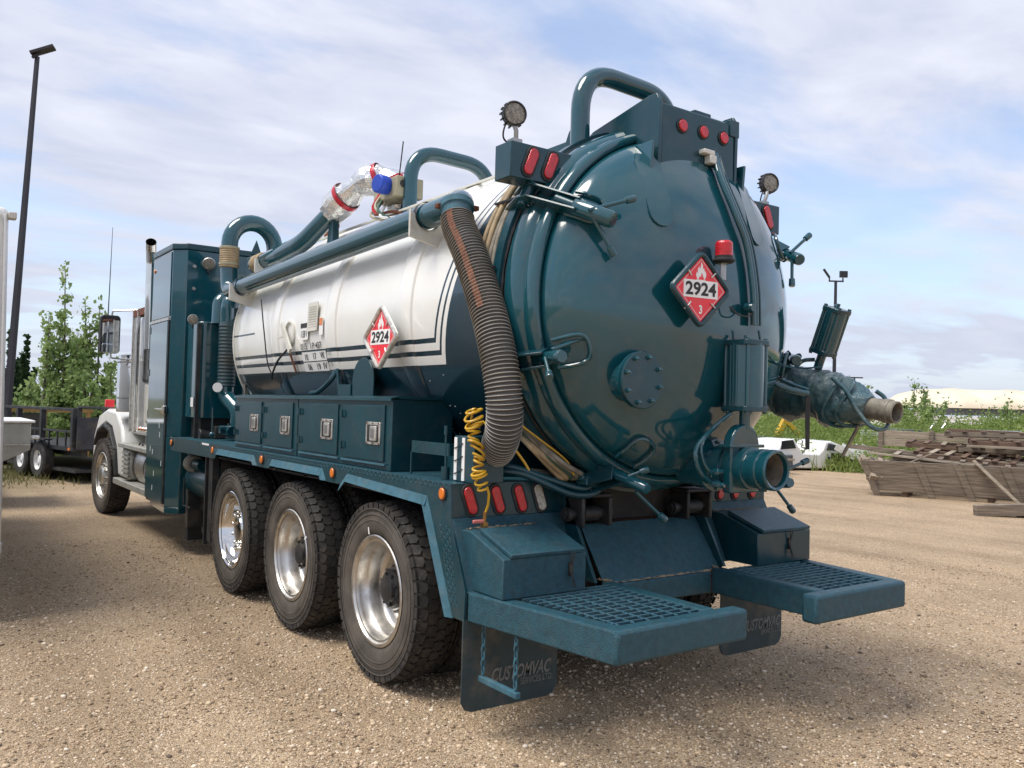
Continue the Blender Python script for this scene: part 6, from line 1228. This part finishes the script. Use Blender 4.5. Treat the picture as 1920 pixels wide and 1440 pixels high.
def board(a, b, w_, h_, m_, label): return tag(MB().bar(a, b, w_, h_, (0,0,1)).build('loose_board', m_, None, bevel=0.004), label, 'board', 'loose boards round the crate')
board(pp(1.9,-0.12,0.86), pp(2.75,-0.4,0.03), 0.12, 0.03, 'wood2', 'pale notched board leaning against the front of the crate')
board(pp(2.3,-0.3,0.03), pp(3.2,-0.5,0.03), 0.12, 0.05, 'wood', 'short flat board lying on gravel at the foot of the crate')
board((11.853, 4.811, 0.080), pp(5.6,-1.15,0.36), 0.18, 0.2, 'wood', 'heavy squared timber lying at an angle at the right picture edge')
board((12.459, 4.392, 0.060), pp(5.4,-1.5,0.06), 0.14, 0.12, 'wood3', 'dark timber block propping the heavy squared timber')
board(pp(-0.1,1.4,1.0), pp(4.6,0.6,0.66), 0.12, 0.10, 'wood', 'long grey beam sloping across the top of the crate')
board(pp(0.5,0.5,0.9), pp(2.6,0.3,0.74), 0.12, 0.04, 'wood2', 'pale thin board lying across the left end of the crate')
board(pp(1.9,2.6,1.42), pp(5.4,2.4,1.36), 0.22, 0.10, 'wood3', 'long brown beam across the very top of the heap')
board(pp(2.4,1.1,1.12), pp(5.2,1.0,1.1), 0.14, 0.05, 'wood2', 'pale board jutting out of the middle of the heap')
board(pp(0.9,0.25,0.5), pp(1.1,0.15,0.95), 0.09, 0.03, 'wood2', 'short upright pale slat inside the left end of the crate')
# --- wrecks behind
wk = thing('wrecked_van_shell', 'white cut-up vehicle shell with dark windows lying beyond the bottom outlet', 'vehicle wreck', (19.6,13.6,0))
w0, w1 = Vector((18.3,13.9,0)), Vector((21.2,13.05,0)); wdv = (w1-w0).normalized(); wnv = Vector((-wdv.y, wdv.x, 0))
def wq(s, n_, z): return w0+wdv*s+wnv*n_+Vector((0,0,z))
MB().prism([(0,0.05),(0,0.55),(0.1,0.75),(0.25,0.92),(0.62,0.95),(0.78,0.7),(0.95,0.5),(1.55,0.48),(1.7,0.62),(1.8,0.86),(2.0,0.9),(2.5,0.72),(2.9,0.62),(2.9,0.05),(2.3,0.02)], w0, wdv, (0,0,1), -1.4, 0.0).build('body', 'white', wk, bevel=0.04)
MB().prism([(0.12,0.62),(0.14,0.88),(0.56,0.92),(0.68,0.66)], w0, wdv, (0,0,1), 0.002, 0.012).build('window', 'glass', wk)
MB().prism([(1.82,0.6),(1.9,0.82),(2.35,0.74),(2.45,0.6)], w0, wdv, (0,0,1), 0.002, 0.012).build('window', 'glass', wk)
MB().prism([(2.0,0.08),(2.85,0.08),(2.85,0.52),(2.0,0.52)], w0, wdv, (0,0,1), 0.002, 0.02).build('dark_opening', 'chassis', wk)
MB().box(-0.04,0.04,-0.03,0.03,0,0.2,Matrix.Translation(wq(1.9,-0.02,0.2))).build('tail_lamp', 'print_k', wk)
for k in range(5):
    q = random.Random(60+k); tag(MB().bar(wq(1.9+0.25*k,-0.3+q.uniform(-.1,.1),0.75), wq(2.5+0.25*k,-0.5,0.25+q.uniform(0,0.3)), 0.22, 0.015, wnv).build('torn_panel', 'print_w' if k % 2 else 'cream'), ('pale torn panel draped over the white shell', 'cream torn strip hanging from the white shell', 'crumpled white sheet at the right end of the shell', 'cream bent strip near the dark opening of the shell', 'white loose panel lowest at the right of the shell')[k], 'scrap panel', 'torn scrap panels on the white shell')
gt = thing('flatbed_truck', 'old grey flatbed truck with white headache rack and twin chrome stacks behind the timber heap', 'truck', (23.5,14.5,0))
g0 = Vector((21.6,16.3,0)); gd = Vector((0.86,-0.5,0)).normalized(); gn = Vector((-gd.y, gd.x, 0))
def gq(s, n_, z): return g0+gd*s+gn*n_+Vector((0,0,z))
MB().prism([(0,0.5),(0,0.9),(4.2,0.95),(4.2,0.5)], g0, gd, (0,0,1), -2.2, 0.0).build('bed_side', 'dgrey', gt, bevel=0.02)
MB().tube([gq(0,0.02,1.28), gq(0.1,0,1.36), gq(3.0,0,1.3)], 0.03, 8).tube([gq(0.1,0,0.9), gq(0.1,0,1.36)], 0.03, 8).build('bed_rail', 'print_w', gt)
for s in (2.95, 3.55, 4.1): MB().bar(gq(s,0,0.9), gq(s+0.08,0,1.95), 0.07, 0.07).build('rack_post', 'print_w', gt)
for z in (1.08,1.2,1.32,1.44,1.56,1.68,1.8,1.94): MB().bar(gq(2.97,0.0,z), gq(4.15,0.0,z), 0.05, 0.045).build('rack_slat', 'print_w', gt)
MB().prism([(4.3,0.5),(4.3,1.9),(4.5,2.05),(5.7,2.05),(6.1,1.5),(7.2,1.35),(7.2,0.5)], g0, gd, (0,0,1), -1.9, -0.1).build('cab', 'dgrey', gt, bevel=0.05)
MB().prism([(4.5,1.5),(4.5,1.9),(5.6,1.9),(5.85,1.5)], g0, gd, (0,0,1), -0.098, -0.09).build('window', 'glass', gt)
for s, n_ in ((5.6,0.0),(6.35,0.5)):
    st_ = MB().tube(fillet([gq(s,n_,1.2), gq(s,n_,2.15), gq(s+0.14,n_,2.45)], 0.12), 0.06, 12).build('exhaust_stack', 'chrome', gt)
gt.scale = (1, 1, 0.62)
for s in (1.2, 5.8):
    w_ = MB().lathe([(0.22,-0.12),(0.4,-0.12),(0.45,-0.08),(0.45,0.08),(0.4,0.12),(0.22,0.12)], gq(s,0.0,0.45), gn, 24).build('wheel', 'tyre', gt); MB().lathe([(0.23,0.05),(0.1,0.03)], gq(s,-0.05,0.45), gn, 16, False, True).build('rim', 'alu', w_)
dm = thing('damaged_car', 'dark crumpled car roof showing above the right end of the timber heap', 'car', pp(4.6,5.2,0))
MB().prism([(0,0.4),(0.1,0.85),(0.5,1.35),(1.0,1.58),(1.8,1.5),(2.3,1.25),(3.2,1.2),(3.4,0.4)], Vector(pp(3.6,5.0,0)), cd, (0,0,1), -1.6, 0.0).build('body', 'black', dm, bevel=0.06)
MB().prism([(0.35,1.1),(0.6,1.34),(1.0,1.46),(1.0,1.1)], Vector(pp(3.6,4.98,0)), cd, (0,0,1), 0.0, 0.02).build('window', 'glass', dm)
MB().prism([(1.1,1.1),(1.1,1.46),(1.7,1.4),(2.1,1.15)], Vector(pp(3.6,4.98,0)), cd, (0,0,1), 0.0, 0.02).build('window', 'glass', dm)
cu_ = tag(MB().lathe([(0.0,0)]+[(0.34+0.012*(i % 2),0.02+0.04*i) for i in range(30)]+[(0.0,1.24)], Vector(pp(2.2,4.2,1.1)), cd, 28).build('corrugated_culvert', 'steel', None, angle=15), 'grey corrugated culvert pipe lying behind the upper board box', 'pipe')
ya = thing('yellow_machine', 'small yellow machine arm standing in weeds beyond the outlet valve', 'machine', (*(22.516, 17.263), 0))
yb = Vector((*(22.471, 17.323), 0)); MB().bar(yb+Vector((0,0,0.5)), yb+Vector((0.5,-0.2,1.5)), 0.18, 0.2).bar(yb+Vector((0.5,-0.2,1.5)), yb+Vector((1.0,-0.5,0.9)), 0.15, 0.16).build('boom', M.setdefault('myel', mat('machine_yellow', (0.6,0.36,0.02), 0.5, var=0.15, vscale=5)), ya, bevel=0.02)
MB().box(-0.5,0.5,-0.4,0.4,0.3,0.9,Matrix.Translation(yb+Vector((-0.3,0.3,0)))).build('body', 'dgrey', ya, bevel=0.05)
for k, (u, v) in enumerate(((18.087, 14.002), (18.554, 13.882))):
    tag(MB().lathe([(0.27,0),(0.29,0.02),(0.29,0.14),(0.3,0.15),(0.29,0.16),(0.29,0.3),(0.3,0.31),(0.29,0.32),(0.29,0.44),(0.27,0.46)], (u, v, 0), (0,0,1), 24, True, True).build('steel_drum', 'blue' if k == 0 else 'dgrey'), ('blue steel drum beyond the outlet valve', 'grey steel drum left of the white shell')[k], 'drum', 'drums by the weeds')
for k, (a_, b_) in enumerate((((*(15.946, 12.682), 0.05), (*(15.877, 11.952), 0.1)), ((*(16.861, 13.135), 0.17), (*(16.442, 12.198), 0.26)), ((*(17.784, 13.575), 0.29), (*(17.009, 12.439), 0.42)))): board(a_, b_, 0.2, 0.05, ('wood3','wood','wood2')[k], ('lowest dark board behind the outlet pipe', 'grey board lying behind the outlet pipe', 'topmost pale board behind the outlet pipe')[k])

# ============================================================ loose pebbles near the camera
rg = random.Random(77); pm = []
for k in range(5):
    bmv = MB().sphere((0,0,0), 1, 5, 3, (rg.uniform(0.8,1.2), rg.uniform(0.6,1.0), rg.uniform(0.45,0.7))); bmv.v = [tuple(c*rg.uniform(0.82,1.12) for c in q) for q in bmv.v]; pm.append((bmv.v, bmv.f))
def pebble_mat():
    m = bpy.data.materials.new('pebble'); m.use_nodes = True; nt = m.node_tree; N = nt.nodes; L = nt.links; b = N['Principled BSDF']; b.inputs['Roughness'].default_value = 0.85; b.inputs['Specular IOR Level'].default_value = 0.3
    gi = N.new('ShaderNodeNewGeometry'); r = N.new('ShaderNodeValToRGB'); e = r.color_ramp.elements
    st = [(0.0,(0.11,0.085,0.065)),(0.17,(0.32,0.23,0.15)),(0.5,(0.53,0.395,0.255)),(0.83,(0.66,0.515,0.355)),(1.0,(0.76,0.67,0.55))]
    while len(e) < 5: e.new(0.5)
    for x, (p, c) in zip(e, st): x.position = p; x.color = (*c, 1)
    L.new(gi.outputs['Random Per Island'], r.inputs[0]); L.new(r.outputs[0], b.inputs['Base Color']); return m
M['pebble'] = pebble_mat()
import numpy as np
def pebbles():
    AV, AF, nb = [], [], 0; nr = np.random.default_rng(5)
    cams = np.array([-3.718, -2.7555])
    cnt = 122000
    dist = 1.4+10.0*nr.random(cnt)**2.0; ang = YAW+nr.uniform(-0.82, 0.82, cnt)
    X = cams[0]+dist*np.sin(ang); Y = cams[1]+dist*np.cos(ang); S = nr.uniform(0.004, 0.0115, cnt)*(1+0.9*(nr.random(cnt) < 0.06)); RZ = nr.uniform(0, 6.28, cnt); TY = nr.integers(0, 5, cnt)
    V = []; F = []
    for t in range(5):
        pv = np.array(pm[t][0]); pf = pm[t][1]; idx = np.where(TY == t)[0]
        c, s = np.cos(RZ[idx]), np.sin(RZ[idx])
        P = np.stack([pv[None,:,0]*c[:,None]-pv[None,:,1]*s[:,None], pv[None,:,0]*s[:,None]+pv[None,:,1]*c[:,None], np.repeat(pv[None,:,2], len(idx), 0)], -1)*S[idx][:,None,None]
        gzv = np.array([gzi(x, y) for x, y in zip(X[idx], Y[idx])])
        P += np.stack([X[idx], Y[idx], gzv+S[idx]*0.22], -1)[:,None,:]
        V.append(P.reshape(-1,3))
        tri = [f if len(f) == 3 else None for f in pf]; T3 = []
        for f in pf: T3 += [f] if len(f) == 3 else [(f[0],f[1],f[2]),(f[0],f[2],f[3])]
        T3 = np.array(T3); F.append((T3[None]+(np.arange(len(idx))*len(pv))[:,None,None]).reshape(-1,3)+nb); nb += len(idx)*len(pv)
    V = np.concatenate(V).astype(np.float32); F = np.concatenate(F).astype(np.int32)
    me = bpy.data.meshes.new('loose_pebbles'); me.vertices.add(len(V)); me.vertices.foreach_set('co', V.ravel()); me.loops.add(F.size); me.loops.foreach_set('vertex_index', F.ravel()); me.polygons.add(len(F)); me.polygons.foreach_set('loop_start', np.arange(0, F.size, 3, dtype=np.int32)); me.update(calc_edges=True)
    me.materials.append(M['pebble']); o = bpy.data.objects.new('loose_pebbles', me); scene.collection.objects.link(o); o['kind'] = 'stuff'; o['label'] = 'loose tan and grey pebbles strewn over the gravel yard'
import bisect
def gzi(x, y):
    i = max(0, min(len(XS)-2, bisect.bisect(XS, x)-1)); j = max(0, min(len(YS)-2, bisect.bisect(YS, y)-1)); a = (x-XS[i])/(XS[i+1]-XS[i]); b = (y-YS[j])/(YS[j+1]-YS[j])
    return gz(XS[i],YS[j])*(1-a)*(1-b)+gz(XS[i+1],YS[j])*a*(1-b)+gz(XS[i],YS[j+1])*(1-a)*b+gz(XS[i+1],YS[j+1])*a*b
pebbles()
